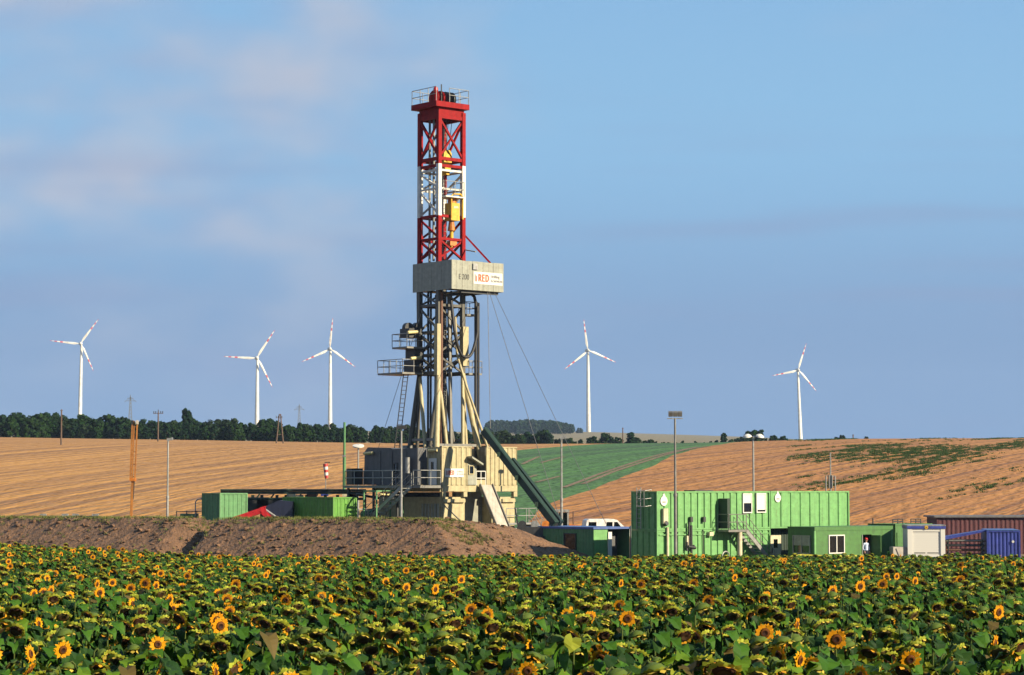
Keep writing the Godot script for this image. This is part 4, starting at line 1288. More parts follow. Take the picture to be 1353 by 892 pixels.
	wm = MB.new()
	wm.lathe(Vector3(0, .42, 0), Vector3(0, 0, 1), [[-.1, .01], [-.09, .26], [.09, .26], [.05, .12], [.08, .01]], 14)
	part(wh, "rim", wm, M.plate)
	q = on(1238, 182.0)
	var ms = thing("storage_shed", "long maroon ribbed shed with grey roof behind blue container", "shed", q, 1.0)
	steel_box(ms, 14.0, 4.0, 3.05, 0.0, M.maroon, "", .36)
	bx(ms, "roof_edge", Vector3(-.25, 3.06, -4.2), Vector3(14.2, 3.2, .2), M.grey_roof)
	# --- long cabin behind the bank ---
	q = on(784, 160.5)
	var al = run(q, 832.5, TURN)
	var aw = run(q, 701, TURN, true)
	print("cabin a ", al, " ", aw)
	var ca = thing("site_cabin", "dark sided green cabin with open end beside the earth bank", "cabin", q, TURN)
	var ah = 2.62
	var ws = MB.new()
	ws.sheet(Vector3(0, .1, -aw), Vector3(0, 0, 1), Vector3.UP, Vector3(-1, 0, 0), aw, ah - .22, .3, .03)
	part(ca, "side_wall", ws, M.tank_green)
	var p0 = run(q, 803, TURN)
	bx(ca, "end_panel", Vector3(.04, .1, -.06), Vector3(p0, ah - .12, -.01), M.pale_green)
	bx(ca, "side_wall", Vector3(al - .06, .1, -aw), Vector3(al, ah - .12, -.05), M.tank_green)
	bx(ca, "back_wall", Vector3(.04, .1, -aw), Vector3(al - .07, ah - .12, -aw + .06), M.tank_green)
	bx(ca, "base_rail", Vector3(-.02, 0, -aw), Vector3(al, .1, .02), M.dark)
	bx(ca, "roof", Vector3(-.06, ah - .118, -aw - .05), Vector3(al + .06, ah + .03, .08), M.blue_roof)
	bx(ca, "door_leaf", Vector3(p0 - .02, .12, .02), Vector3(p0 + .32, 2.3, .09), M.plate)
	bx(ca, "inner_cabinet", Vector3(p0 + .9, .1, -1.6), Vector3(p0 + 1.8, 2.1, -1.0), M.cabin_grey)
	bx(ca, "corner_post", Vector3(al - .1, 0, .081), Vector3(al + .04, ah + .1, .2), M.galv)
	window(ca, Vector3(.0, 1.0, -3.1), Vector3(0, 0, 1), Vector3(-1, 0, 0), 1.3, 1.2, M.dark, 1)
	bx(ca, "window_ledge", Vector3(-.2, .92, -3.1), Vector3(-.005, .99, -1.8), M.galv)
	bx(ca, "air_conditioner", Vector3(-.45, 1.35, -6.0), Vector3(-.01, 1.95, -5.2), M.cabin_grey)
	bx(ca, "air_conditioner", Vector3(-.5, 1.45, -5.55), Vector3(-.46, 1.85, -5.4), M.plate)
	q = on(700, 169.0)
	var bs = thing("blue_skid", "low blue skid between earth bank and green cabin", "skid", q, TURN)
	bx(bs, "deck", Vector3(-1.5, 1.85, -1.6), Vector3(1.9, 2.15, 0), M.blue)
	bx(bs, "tank_body", Vector3(-1.2, 0.1, -1.5), Vector3(1.7, 1.84, -.15), M.blue_roof)
	bx(bs, "cover_slab", Vector3(-2.6, 2.2, -2.0), Vector3(.2, 2.42, -.6), M.concrete)
	# barrier tape on stakes
	var tp = thing("barrier_tape", "yellow barrier tape strung on stakes before the cabins", "barrier tape")
	var tq = [[1015, 739, 150.0], [1060, 733, 150.5], [1100, 735, 150.5], [1140, 734, 151.0], [1180, 738, 152.0]]
	for i in tq.size():
		var a = at(tq[i][0], tq[i][1], tq[i][2])
		tb(tp, "stake", Vector3(a.x, 0, a.z), a + Vector3(0, .05, 0), .02, M.wood)
		if i < tq.size() - 1: br(tp, "tape", a, at(tq[i + 1][0], tq[i + 1][1], tq[i + 1][2]), .006, M.tape, .09)
	# van and tractor on the pad behind
	van(on(774, 205.0), 12.0)
	tractor(on(741, 190.0))
	lamp_post(on(892.5, 147.0), hy(553, 147.0), "tall floodlight post in front of the pale green containers", 0, M.steel)
	lamp_post(on(742, 172.0), hy(580, 172.0), "slim floodlight post beside the tractor", 2, M.galv)
	lamp_post(on(996, 172.0), hy(578, 172.0), "post with two white reflectors behind the green containers", 1, M.galv)
	lamp_post(on(530, 163.5), hy(566, 163.5), "grey post with dark lamp in front of the rig stair", 4, M.galv)
	lamp_post(on(473, 195.0), hy(590, 195.0), "thin post with disc shaped lamp left of the rig", 3, M.galv)
	lamp_post(on(221, 186.0), hy(582, 186.0), "thin grey post with small head near the orange boom", 2, M.galv)
	var gp = thing("green_pole", "tall pale green pole behind the lime tank", "pole", on(454.5, 186.0))
	tb(gp, "pole", Vector3.ZERO, Vector3(0, hy(604, 186.0), 0), .13, M.tank_green)
	tb(gp, "pole", Vector3(0, hy(604, 186.0), 0), Vector3(0, hy(558, 186.0), 0), .1, M.tank_green)
	tb(gp, "clamp", Vector3(-.15, hy(604, 186.0), 0), Vector3(.1, hy(602, 186.0), 0), .12, M.galv)

func van(where: Vector3, turn: float) -> void:
	var o = thing("van", "white van parked behind the green cabin roof", "van", where + Vector3(0, land(where.x, -where.z), 0), turn)
	var b = MB.new()
	b.prism([Vector2(0, .45), Vector2(4.5, .45), Vector2(4.55, .95), Vector2(3.75, 1.2), Vector2(.0, 1.2)], Vector3(0, 0, -1.75), Vector3.RIGHT, Vector3.UP, Vector3(0, 0, 1.75))
	part(o, "body", b, M.van)
	b = MB.new()
	b.prism([Vector2(.02, 1.2), Vector2(3.75, 1.2), Vector2(2.95, 1.92), Vector2(2.6, 2.02), Vector2(.35, 2.02), Vector2(.12, 1.9)], Vector3(0, 0, -1.7), Vector3.RIGHT, Vector3.UP, Vector3(0, 0, 1.65))
	part(o, "roof", b, M.van)
	for w in [[.25, 1.0, .18], [1.9, 2.5, .2], [2.62, 2.95, .2]]:
		b = MB.new()
		b.prism([Vector2(w[0], 1.3), Vector2(w[1] + (.35 if w[1] > 2.8 else 0.0), 1.3), Vector2(w[1], 1.75), Vector2(w[0] + .05, 1.75)], Vector3(0, 0, -.049), Vector3.RIGHT, Vector3.UP, Vector3(0, 0, .012))
		part(o, "window", b, M.glass)
	for x in [.85, 3.6]:
		for z in [-1.55, -.15]:
			b = MB.new()
			b.lathe(Vector3(x, .34, z), Vector3(0, 0, 1), [[-.1, .2], [-.1, .32], [.1, .32], [.1, .2]], 14)
			var t = part(o, "tyre", b, M.rubber)
			b = MB.new()
			b.lathe(Vector3(x, .34, z), Vector3(0, 0, 1), [[-.09, .01], [-.08, .2], [.08, .2], [.09, .01]], 12)
			part(t, "rim", b, M.galv)
	bx(o, "bumper", Vector3(4.5, .45, -1.7), Vector3(4.65, .7, -.05), M.dark)
	for z in [-1.6, -.35]: bx(o, "headlight", Vector3(4.5, .75, z), Vector3(4.57, .95, z + .25), M.plate)
func tractor(where: Vector3) -> void:
	var o = thing("tractor", "orange tractor with grey glazed cab behind the green cabin", "tractor", where + Vector3(-.9, land(where.x, -where.z), 0), 5.0)
	var g = 3.25
	for x in [0.0, 1.45]:
		for z in [-1.5, 0.0]: bx(o, "cab_post", Vector3(x, 1.1, z - .1), Vector3(x + .12, g - .1, z), M.galv)
	bx(o, "cab_roof", Vector3(-.35, g - .1, -1.7), Vector3(1.62, g + .1, .1), M.galv)
	bx(o, "cab_floor", Vector3(-.05, .9, -1.6), Vector3(1.6, 1.2, .02), M.dark)
	for s in [[.13, 1.44, -.03], [.13, 1.44, -1.58]]: bx(o, "cab_window", Vector3(s[0], 1.5, s[2]), Vector3(s[1], g - .15, s[2] + .02), M.glass)
	bx(o, "cab_door_frame", Vector3(.65, 1.2, .001), Vector3(.75, g - .12, .05), M.galv)
	bx(o, "seat", Vector3(.3, 1.2, -1.1), Vector3(.8, 2.1, -.5), M.dark)
	var h = MB.new()
	h.prism([Vector2(1.63, 1.0), Vector2(3.2, 1.0), Vector2(3.3, 1.5), Vector2(3.0, 1.95), Vector2(1.63, 2.15)], Vector3(0, 0, -1.25), Vector3.RIGHT, Vector3.UP, Vector3(0, 0, .95))
	part(o, "hood", h, M.orange)
	bx(o, "bumper", Vector3(3.3, .7, -1.3), Vector3(3.5, 1.1, -.25), M.dark)
	tb(o, "exhaust", Vector3(2.0, 2.0, -.4), Vector3(2.0, 3.2, -.4), .06, M.rust)
	for w in [[.5, .8, .35], [2.75, .55, .25]]:
		for z in [-1.75, .15]:
			h = MB.new()
			h.lathe(Vector3(w[0], w[1], z), Vector3(0, 0, 1), [[-w[2] * .6, w[1] * .5], [-w[2] * .6, w[1] * .95], [0, w[1]], [w[2] * .6, w[1] * .95], [w[2] * .6, w[1] * .5]], 18)
			var t = part(o, "tyre", h, M.rubber)
			h = MB.new()
			h.lathe(Vector3(w[0], w[1], z), Vector3(0, 0, 1), [[-w[2] * .4, .01], [-w[2] * .4, w[1] * .5], [w[2] * .4, w[1] * .5], [w[2] * .4, .01]], 12)
			part(t, "rim", h, M.orange)
	for x in [3.31]:
		for z in [-1.1, -.6]: bx(o, "headlight", Vector3(x, 1.4, z), Vector3(x + .05, 1.6, z + .22), M.loader_red)

func field_dist(p: Vector3, bones: Array) -> float:
	var best = 9.0
	var k = .045
	for b in bones:
		var a: Vector3 = b[0]
		var e: Vector3 = b[1] - b[0]
		var t = clampf((p - a).dot(e) / maxf(e.length_squared(), 1e-6), 0, 1)
		var dd = p.distance_to(a + e * t) - lerpf(b[2], b[3], t)
		var hh = clampf(.5 + .5 * (best - dd) / k, 0, 1)
		best = lerpf(best, dd, hh) - k * hh * (1 - hh)
	return best
func nets(bones: Array, lo: Vector3, hi: Vector3, cell: float, color_of: Callable) -> MB:
	var n = Vector3i(((hi - lo) / cell).ceil())
	var val = PackedFloat32Array()
	val.resize((n.x + 1) * (n.y + 1) * (n.z + 1))
	var id = func(x, y, z): return (x * (n.y + 1) + y) * (n.z + 1) + z
	for x in n.x + 1:
		for y in n.y + 1:
			for z in n.z + 1: val[id.call(x, y, z)] = field_dist(lo + Vector3(x, y, z) * cell, bones)
	var vert = {}
	for x in n.x:
		for y in n.y:
			for z in n.z:
				var s = Vector3.ZERO
				var cnt = 0
				for e in [[0, 1], [0, 2], [0, 4], [1, 3], [1, 5], [2, 3], [2, 6], [4, 5], [4, 6], [3, 7], [5, 7], [6, 7]]:
					var a = Vector3i(e[0] & 1, (e[0] >> 1) & 1, e[0] >> 2)
					var b = Vector3i(e[1] & 1, (e[1] >> 1) & 1, e[1] >> 2)
					var va = val[id.call(x + a.x, y + a.y, z + a.z)]
					var vb = val[id.call(x + b.x, y + b.y, z + b.z)]
					if (va < 0) != (vb < 0):
						s += Vector3(a).lerp(Vector3(b), va / (va - vb)); cnt += 1
				if cnt: vert[Vector3i(x, y, z)] = lo + (Vector3(x, y, z) + s / cnt) * cell
	var mb = MB.new()
	var grad = func(p: Vector3):
		var e = cell * .6
		return Vector3(field_dist(p + Vector3(e, 0, 0), bones) - field_dist(p - Vector3(e, 0, 0), bones), field_dist(p + Vector3(0, e, 0), bones) - field_dist(p - Vector3(0, e, 0), bones), field_dist(p + Vector3(0, 0, e), bones) - field_dist(p - Vector3(0, 0, e), bones)).normalized()
	for x in range(1, n.x):
		for y in range(1, n.y):
			for z in range(1, n.z):
				for ax in 3:
					var d = Vector3i.ZERO
					d[ax] = 1
					var v0 = val[id.call(x, y, z)]
					var v1 = val[id.call(x + d.x, y + d.y, z + d.z)]
					if (v0 < 0) == (v1 < 0): continue
					var u = Vector3i.ZERO; u[(ax + 1) % 3] = 1
					var w = Vector3i.ZERO; w[(ax + 2) % 3] = 1
					var p = Vector3i(x, y, z)
					var q = [p - u - w, p - w, p, p - u]
					if not (vert.has(q[0]) and vert.has(q[1]) and vert.has(q[2]) and vert.has(q[3])): continue
					var c: Array = q.map(func(k): return vert[k])
					if v0 > 0: c.reverse()
					var g: Array = c.map(func(k): return grad.call(k))
					mb.col = color_of.call((c[0] + c[2]) * .5)
					mb.stri(c[0], c[1], c[2], g[0], g[1], g[2]); mb.stri(c[0], c[2], c[3], g[0], g[2], g[3])
	return mb
func person(where: Vector3, turn: float) -> void:
	var o = thing("person", "person in red helmet and pale blue shirt standing in the cabin doorway", "person", where, turn)
	var bones = [
		[Vector3(-.1, .08, 0), Vector3(-.1, .48, .02), .045, .06], [Vector3(-.1, .48, .02), Vector3(-.09, .92, 0), .06, .085],
		[Vector3(.1, .08, .02), Vector3(.1, .48, .03), .045, .06], [Vector3(.1, .48, .03), Vector3(.09, .92, 0), .06, .085],
		[Vector3(-.1, .05, -.03), Vector3(-.11, .04, .16), .045, .035], [Vector3(.1, .05, -.01), Vector3(.12, .04, .18), .045, .035],
		[Vector3(0, .95, 0), Vector3(0, 1.15, 0), .14, .13], [Vector3(0, 1.15, 0), Vector3(0, 1.36, 0), .13, .14],
		[Vector3(-.15, 1.4, 0), Vector3(.15, 1.4, 0), .075, .075], [Vector3(0, 1.42, 0), Vector3(0, 1.55, .01), .055, .05],
		[Vector3(0, 1.62, .015), Vector3(0, 1.7, .01), .08, .095], [Vector3(0, 1.64, .1), Vector3(0, 1.62, .115), .014, .016],
		[Vector3(-.085, 1.66, 0), Vector3(-.09, 1.68, 0), .018, .018], [Vector3(.085, 1.66, 0), Vector3(.09, 1.68, 0), .018, .018],
		[Vector3(-.2, 1.4, 0), Vector3(-.27, 1.12, -.02), .055, .043], [Vector3(-.27, 1.12, -.02), Vector3(-.22, .9, .1), .042, .03],
		[Vector3(.2, 1.4, 0), Vector3(.28, 1.12, -.02), .055, .043], [Vector3(.28, 1.12, -.02), Vector3(.26, .88, .06), .042, .03]]
	for s in [-1.0, 1.0]:
		var wr = Vector3(-.22, .9, .1) if s < 0 else Vector3(.26, .88, .06)
		bones.append([wr, wr + Vector3(0, -.07, .02), .03, .03])
		for i in 4: bones.append([wr + Vector3(0, -.08, .02), wr + Vector3(0, -.15 + absf(i - 1.5) * .01, -.005 + i * .02), .011, .009])
		bones.append([wr + Vector3(0, -.04, .04), wr + Vector3(-.01 * s, -.1, .07), .012, .009])
	var body = nets(bones, Vector3(-.4, -.03, -.22), Vector3(.42, 1.84, .28), .026, func(p: Vector3):
		if p.y > 1.5 or p.y < .9 and absf(p.x) > .19: return Color(.4, .23, .16)
		if p.y > .96: return Color(.36, .43, .56)
		return Color(.03, .035, .05) if p.y > .1 else Color(.03, .025, .02))
	var m = green_stuff(.8)
	m.backlight_enabled = false
	part(o, "body", body, m)
	var h = MB.new()
	h.lathe(Vector3(0, 1.7, .01), Vector3.UP, [[0, .125], [.05, .122], [.1, .1], [.135, .05], [.145, .001]], 16)
	h.prism([Vector2(-.09, .1), Vector2(.09, .1), Vector2(.06, .17), Vector2(-.06, .17)], Vector3(0, 1.705, .01), Vector3.RIGHT, Vector3(0, 0, 1), Vector3(0, .012, 0))
	part(o, "helmet", h, M.helmet)

# ---------- left of the rig ----------
func left_side() -> void:
	var q = on(290, 177.5)
	var t1 = thing("mud_tank", "mid green ribbed mud tank at the left end of the row", "tank", q, TURN)
	steel_box(t1, run(q, 327, TURN), 2.6, hy(651.5, 177.5) - .4, .4, M.tank_green, "", .4)
	q = on(440, 171.5)
	var t2 = thing("mud_tank", "lime green ribbed mud tank with long dark side", "tank", q, TURN)
	steel_box(t2, run(q, 471.5, TURN), run(q, 373, TURN, true), hy(657, 171.5) - .3, .3, M.lime, "", .36)
	# walkway of beams and pipes along the tank tops
	var w = thing("tank_walkway", "dark green pipe bridge running above the mud tanks", "pipe bridge")
	var a = at(292, 651, 184.0)
	var b = at(484, 651, 184.0)
	br(w, "main_beam", a, b, .5, M.deep_green, .22)
	tb(w, "pipe", a + Vector3(0, .2, .3), b + Vector3(0, .2, .3), .09, M.boom_green)
	tb(w, "pipe", a + Vector3(2, -.5, .4), b + Vector3(0, -.5, .4), .11, M.deep_green)
	for px in [334, 346, 366, 378, 405, 430, 446, 470, 482]:
		var d = lerpf(187.0, 184.0, (px - 292) / 192.0)
		var p = at(px, 652, d)
		bx(w, "post", Vector3(p.x - .12, 0, p.z - .12), Vector3(p.x + .12, p.y - .12, p.z + .12), M.deep_green)
	for px in [343, 362, 398, 420]:
		br(w, "brace", at(px, 653, 186.0), at(px - 12, 668, 186.0), .12, M.deep_green)
	for q2 in [[376, 649, .3, M.galv], [385, 656, .35, M.beige], [396, 657, .3, M.steel], [412, 656, .4, M.rust], [429, 652, .3, M.blue], [434, 651, .2, M.galv], [460, 655, .45, M.beige], [467, 655, .4, M.rust], [340, 666, .9, M.dark], [356, 668, 1.0, M.dark]]:
		var p = at(q2[0], q2[1], 185.6)
		bx(w, "valve_box", p + Vector3(-q2[2], -q2[2] * .7, -.2), p + Vector3(q2[2], q2[2] * .6, .3), q2[3])
	# red loader, its arms showing above the bank
	var lo = thing("loader", "red loader arms and dark cab behind the earth bank", "loader", on(352, 175.0))
	var f = func(px, py): return at(px, py, 175.0) - lo.position
	var mb = MB.new()
	for z in [-.5, .5]:
		mb.bar(f.call(309, 687) + Vector3(0, 0, z), f.call(346, 674.5) + Vector3(0, 0, z), .14, .42)
		mb.bar(f.call(345, 674) + Vector3(0, 0, z), f.call(352, 672) + Vector3(0, 0, z), .16, .4)
	part(lo, "lift_arm", mb, M.loader_red)
	mb = MB.new()
	for z in [-.5, .5]:
		mb.bar(f.call(346, 674) + Vector3(0, 0, z), f.call(362, 689) + Vector3(0, 0, z), .14, .4)
	part(lo, "lift_arm", mb, M.loader_red)
	for z in [-.35, .35]: tb(lo, "ram", f.call(348, 671) + Vector3(0, 0, z), f.call(371, 687) + Vector3(0, 0, z), .1, M.galv)
	mb = MB.new()
	mb.prism([Vector2(0, 0), Vector2(2.2, 0), Vector2(2.2, 2.5), Vector2(1.2, 2.6), Vector2(.25, 2.2), Vector2(-.1, 1.6)], f.call(349, 706) + Vector3(0, 0, -1.0), Vector3.RIGHT, Vector3.UP, Vector3(0, 0, 1.4))
	part(lo, "cab", mb, M.navy)
	bx(lo, "chassis", Vector3(-2.0, .7, -.8), Vector3(2.0, 1.5, .6), M.dark)
	for x in [-1.4, 1.3]:
		for z in [-1.0, .7]:
			mb = MB.new()
			mb.lathe(Vector3(x, .75, z), Vector3(0, 0, 1), [[-.22, .3], [-.22, .72], [.22, .72], [.22, .3]], 16)
			part(lo, "wheel", mb, M.rubber)
	mb = MB.new()
	mb.prism([Vector2(0, 0), Vector2(-.9, .1), Vector2(-.9, .25), Vector2(0, .9)], f.call(312, 699) + Vector3(0, 0, -1.0), Vector3.RIGHT, Vector3.UP, Vector3(0, 0, 2.0))
	part(lo, "bucket", mb, M.loader_red)
	# orange folded boom
	var ob = thing("folded_boom", "tall orange folded lifting boom standing at the field edge", "boom", on(174, 184.0))
	var g = func(px, py): return at(px, py, 184.0) - ob.position
	for s in [[172.5, 682, 175.2, 632, .2], [171.5, 684, 174, 640, .12]]:
		br(ob, "lower_boom", g.call(s[0], s[1]) - Vector3(0, 2.2, 0), g.call(s[2], s[3]), s[4] * .9, M.boom_orange)
	var bo = MB.new()
	for s in [[172, 634, 174.8, 556], [174.6, 634, 177.2, 556], [178, 634, 181.4, 556]]:
		bo.bar(g.call(s[0], s[1]), g.call(s[2], s[3]), .11, .11)
	part(ob, "boom_chord", bo, M.boom_orange)
	for i in 13:
		var t = i / 12.0
		br(ob, "batten", g.call(lerpf(172, 174.8, t), lerpf(632, 558, t)), g.call(lerpf(174.6, 177.2, t), lerpf(632, 558, t)), .07, M.boom_orange)
	for i in 5:
		var t = i / 4.0
		br(ob, "spreader", g.call(lerpf(174.6, 177.2, t), lerpf(630, 564, t)), g.call(lerpf(178, 181.4, t), lerpf(630, 564, t)), .08, M.rust)
	bx(ob, "end_block", g.call(173.4, 559) - Vector3(0, .1, .2), g.call(176.2, 555.5) + Vector3(0, 0, .2), M.dark)
	bx(ob, "end_block", g.call(179.6, 559) - Vector3(0, .1, .2), g.call(182.5, 555.5) + Vector3(0, 0, .2), M.concrete)
	bx(ob, "knuckle", g.call(171.5, 636) - Vector3(0, 0, .2), g.call(179.5, 632) + Vector3(0, 0, .2), M.orange)
	bx(ob, "outrigger", Vector3(-1.1, 2.2, -.3), Vector3(1.2, 2.5, .3), M.rust)
	bx(ob, "base", Vector3(-.8, 0, -.8), Vector3(.8, 2.2, .8), M.orange)
	tb(ob, "hose", g.call(177.6, 632), g.call(176, 660), .04, M.dark)
	# low frame and pipes lying on the pad's edge
	var fr = thing("pipe_barrier", "low grey pipe barrier with pale green crate left of tanks", "barrier", on(246, 180.0))
	for x in [-.8, 0.0, .8]: bx(fr, "post", Vector3(x, 0, 0), Vector3(x + .07, hy(675, 180.0), .07), M.dark)
	br(fr, "rail", Vector3(-.8, hy(676, 180.0), .03), Vector3(1.2, hy(676, 180.0), .03), .06, M.dark)
	bx(fr, "crate", Vector3(-.5, 2.4, -.6), Vector3(.9, hy(679, 180.0), -.1), M.tank_green)
	fr = thing("bent_pipe", "bent grey pipe beside the left mud tank", "pipe", on(258, 180.0))
	mb = MB.new()
	mb.path([Vector3(0, 0, 0), Vector3(0, hy(663, 180.0), 0), Vector3(.15, hy(660, 180.0), 0), Vector3(.5, hy(659, 180.0), 0)], .05, 7)
	part(fr, "pipe", mb, M.galv)
	bx(fr, "cap", Vector3(.45, hy(660.5, 180.0), -.08), Vector3(.65, hy(657.5, 180.0), .08), M.galv)
	var pp = thing("pipeline", "long dark pipe lying on blocks along the bank crest", "pipe")
	tb(pp, "pipe", at(32, 683.0, 184.0), at(131, 683.3, 181.0), .1, M.dark)
	for px in [57, 86, 100, 126]:
		var p = at(px, 680.7, 182.5)
		bx(pp, "block", p + Vector3(-.24, -.12, -.2), p + Vector3(.24, .1, .2), M.galv)
		bx(pp, "block_foot", Vector3(p.x - .15, .2, p.z - .15), Vector3(p.x + .15, p.y - .121, p.z + .15), M.dark)
	# windsock
	var ws = thing("windsock", "red and white windsock hanging limp on a thin pole", "windsock", on(430, 188.0))
	tb(ws, "pole", Vector3.ZERO, Vector3(0, hy(611, 188.0), 0), .035, M.galv)
	br(ws, "arm", Vector3(-.1, hy(611, 188.0), 0), Vector3(.35, hy(611, 188.0), 0), .07, M.dark)
	for i in 5:
		var y0 = lerpf(hy(613, 188.0), hy(632, 188.0), i / 5.0)
		var y1 = lerpf(hy(613, 188.0), hy(632, 188.0), (i + 1) / 5.0)
		tb(ws, "sock_band", Vector3(-.03 + i * .02, y0, 0), Vector3(-.01 + i * .02, y1, 0), .21 - i * .012, [M.band, M.plate][i % 2], .2 - i * .012, 10)
	# green frame, lamp and pump under the rig walkway
	var gf = thing("pump_shelter", "green tubular shelter with lamp under the rig walkway", "shelter", on(506, 172.5), TURN)
	for x in [-1.3, 1.2]:
		for z in [-.8, .8]: bx(gf, "post", Vector3(x, 0, z), Vector3(x + .1, hy(650, 172.5), z + .1), M.tank_green)
	var yt = hy(650, 172.5)
	for z in [-.75, .85]: br(gf, "beam", Vector3(-1.3, yt + .06, z), Vector3(1.3, yt + .06, z), .1, M.tank_green, .12)
	for x in [-1.25, 1.25]: br(gf, "beam", Vector3(x, yt + .06, -.69), Vector3(x, yt + .06, .79), .1, M.tank_green, .12)
	tb(gf, "tube_lamp", Vector3(-1.0, yt - .2, .95), Vector3(.7, yt - .2, .95), .08, M.tube_lamp)
	var pu = thing("mud_pump", "green pump with pipes behind galvanised railing", "pump", on(488, 180.0), TURN)
	mb = MB.new()
	mb.lathe(Vector3(-.7, 3.3, 0), Vector3.RIGHT, [[0, .05], [.05, .35], [.9, .4], [1.0, .2], [1.1, .05]], 14)
	part(pu, "pump_body", mb, M.tank_green)
	bx(pu, "stand", Vector3(-.6, 0, -.4), Vector3(.4, 2.9, .4), M.dark)
	mb = MB.new()
	mb.path([Vector3(.3, 3.3, .2), Vector3(.9, 3.3, .2), Vector3(.9, 4.6, .2), Vector3(-1.4, 4.9, .2)], .1, 8)
	part(pu, "pipe", mb, M.boom_green)
	var rl = thing("safety_railing", "low galvanised railing between lime tank and rig stair", "railing", on(474, 172.0), TURN)
	railing(rl, [Vector3(0, 2.3, 0), Vector3(2.6, 2.3, 0)], 1.5, M.galv, .05, .8)
	for x in [0.0, 1.3, 2.6]: tb(rl, "post", Vector3(x, 0, 0), Vector3(x, 2.3, 0), .05, M.galv)
	railing(rl, [Vector3(2.6, 2.3, 0), Vector3(2.6, 2.3, -2.0)], 1.2, M.galv, .05, .7)

# ---------- turbines, poles, trees ----------
func turbine(hx: float, hyp: float, r_px: float, phase: float, yaw: float, base: float, label: String) -> void:
	var d = 35.0 * F / r_px
	var hub = at(hx, hyp, d)
	var foot = Vector3(hub.x, land(hub.x, d), -d)
	foot.x += (base - hx) / F * d
	var o = thing("wind_turbine", label, "wind turbine", foot, 0.0, "wind turbines on the horizon")
	var t = hub - foot
	var mb = MB.new()
	mb.tube(Vector3(0, -4, 0), t + Vector3(0, -2.4, -5.0), 2.6, 1.35, 20)
	part(o, "tower", mb, M.turbine)
	var rot = Basis(Vector3.UP, deg_to_rad(yaw))
	mb = MB.new()
	mb.lathe(t, rot * Vector3(0, .04, -1), [[0, 1.5], [1.5, 2.2], [5.0, 2.2], [8.0, 1.6], [10.0, .5], [10.2, .01]], 14)
	part(o, "nacelle", mb, M.turbine)
	mb = MB.new()
	mb.lathe(t, rot * Vector3(0, 0, 1), [[-.2, 1.55], [1.0, 1.5], [2.2, 1.0], [2.8, .02]], 14)
	part(o, "hub", mb, M.turbine)
	for i in 3:
		var a = deg_to_rad(phase + i * 120.0)
		var dir = rot * Vector3(cos(a), sin(a), 0)
		var sd = rot * Vector3(-sin(a), cos(a), 0)
		var nr = rot * Vector3(0, 0, 1)
		var st = [[.02, .6], [.08, .8], [.2, 1.85], [.35, 1.65], [.58, 1.15], [.67, .98], [.77, .8], [.86, .62], [.94, .45], [1.0, .12]]
		var root: MeshInstance3D = null
		for seg in [[0, 4, M.turbine], [4, 5, M.band], [5, 6, M.turbine], [6, 7, M.band], [7, 8, M.turbine], [8, 9, M.band]]:
			mb = MB.new()
			for k in range(seg[0], seg[1]):
				var p: Vector3 = t + dir * st[k][0] * 35.0
				var q: Vector3 = t + dir * st[k + 1][0] * 35.0
				var w0: float = st[k][1]
				var w1: float = st[k + 1][1]
				# lens section: flat windward face, bulged back
				var A = [p - sd * w0 * .45, p + nr * w0 * .22, p + sd * w0 * .95, p - nr * w0 * .16]
				var B = [q - sd * w1 * .45, q + nr * w1 * .22, q + sd * w1 * .95, q - nr * w1 * .16]
				for j in 4: mb.quad(A[(j + 1) % 4], A[j], B[j], B[(j + 1) % 4])
			if root == null: root = part(o, "blade", mb, seg[2])
			else: part(root, "blade_band" if seg[2] == M.band else "blade_section", mb, seg[2])
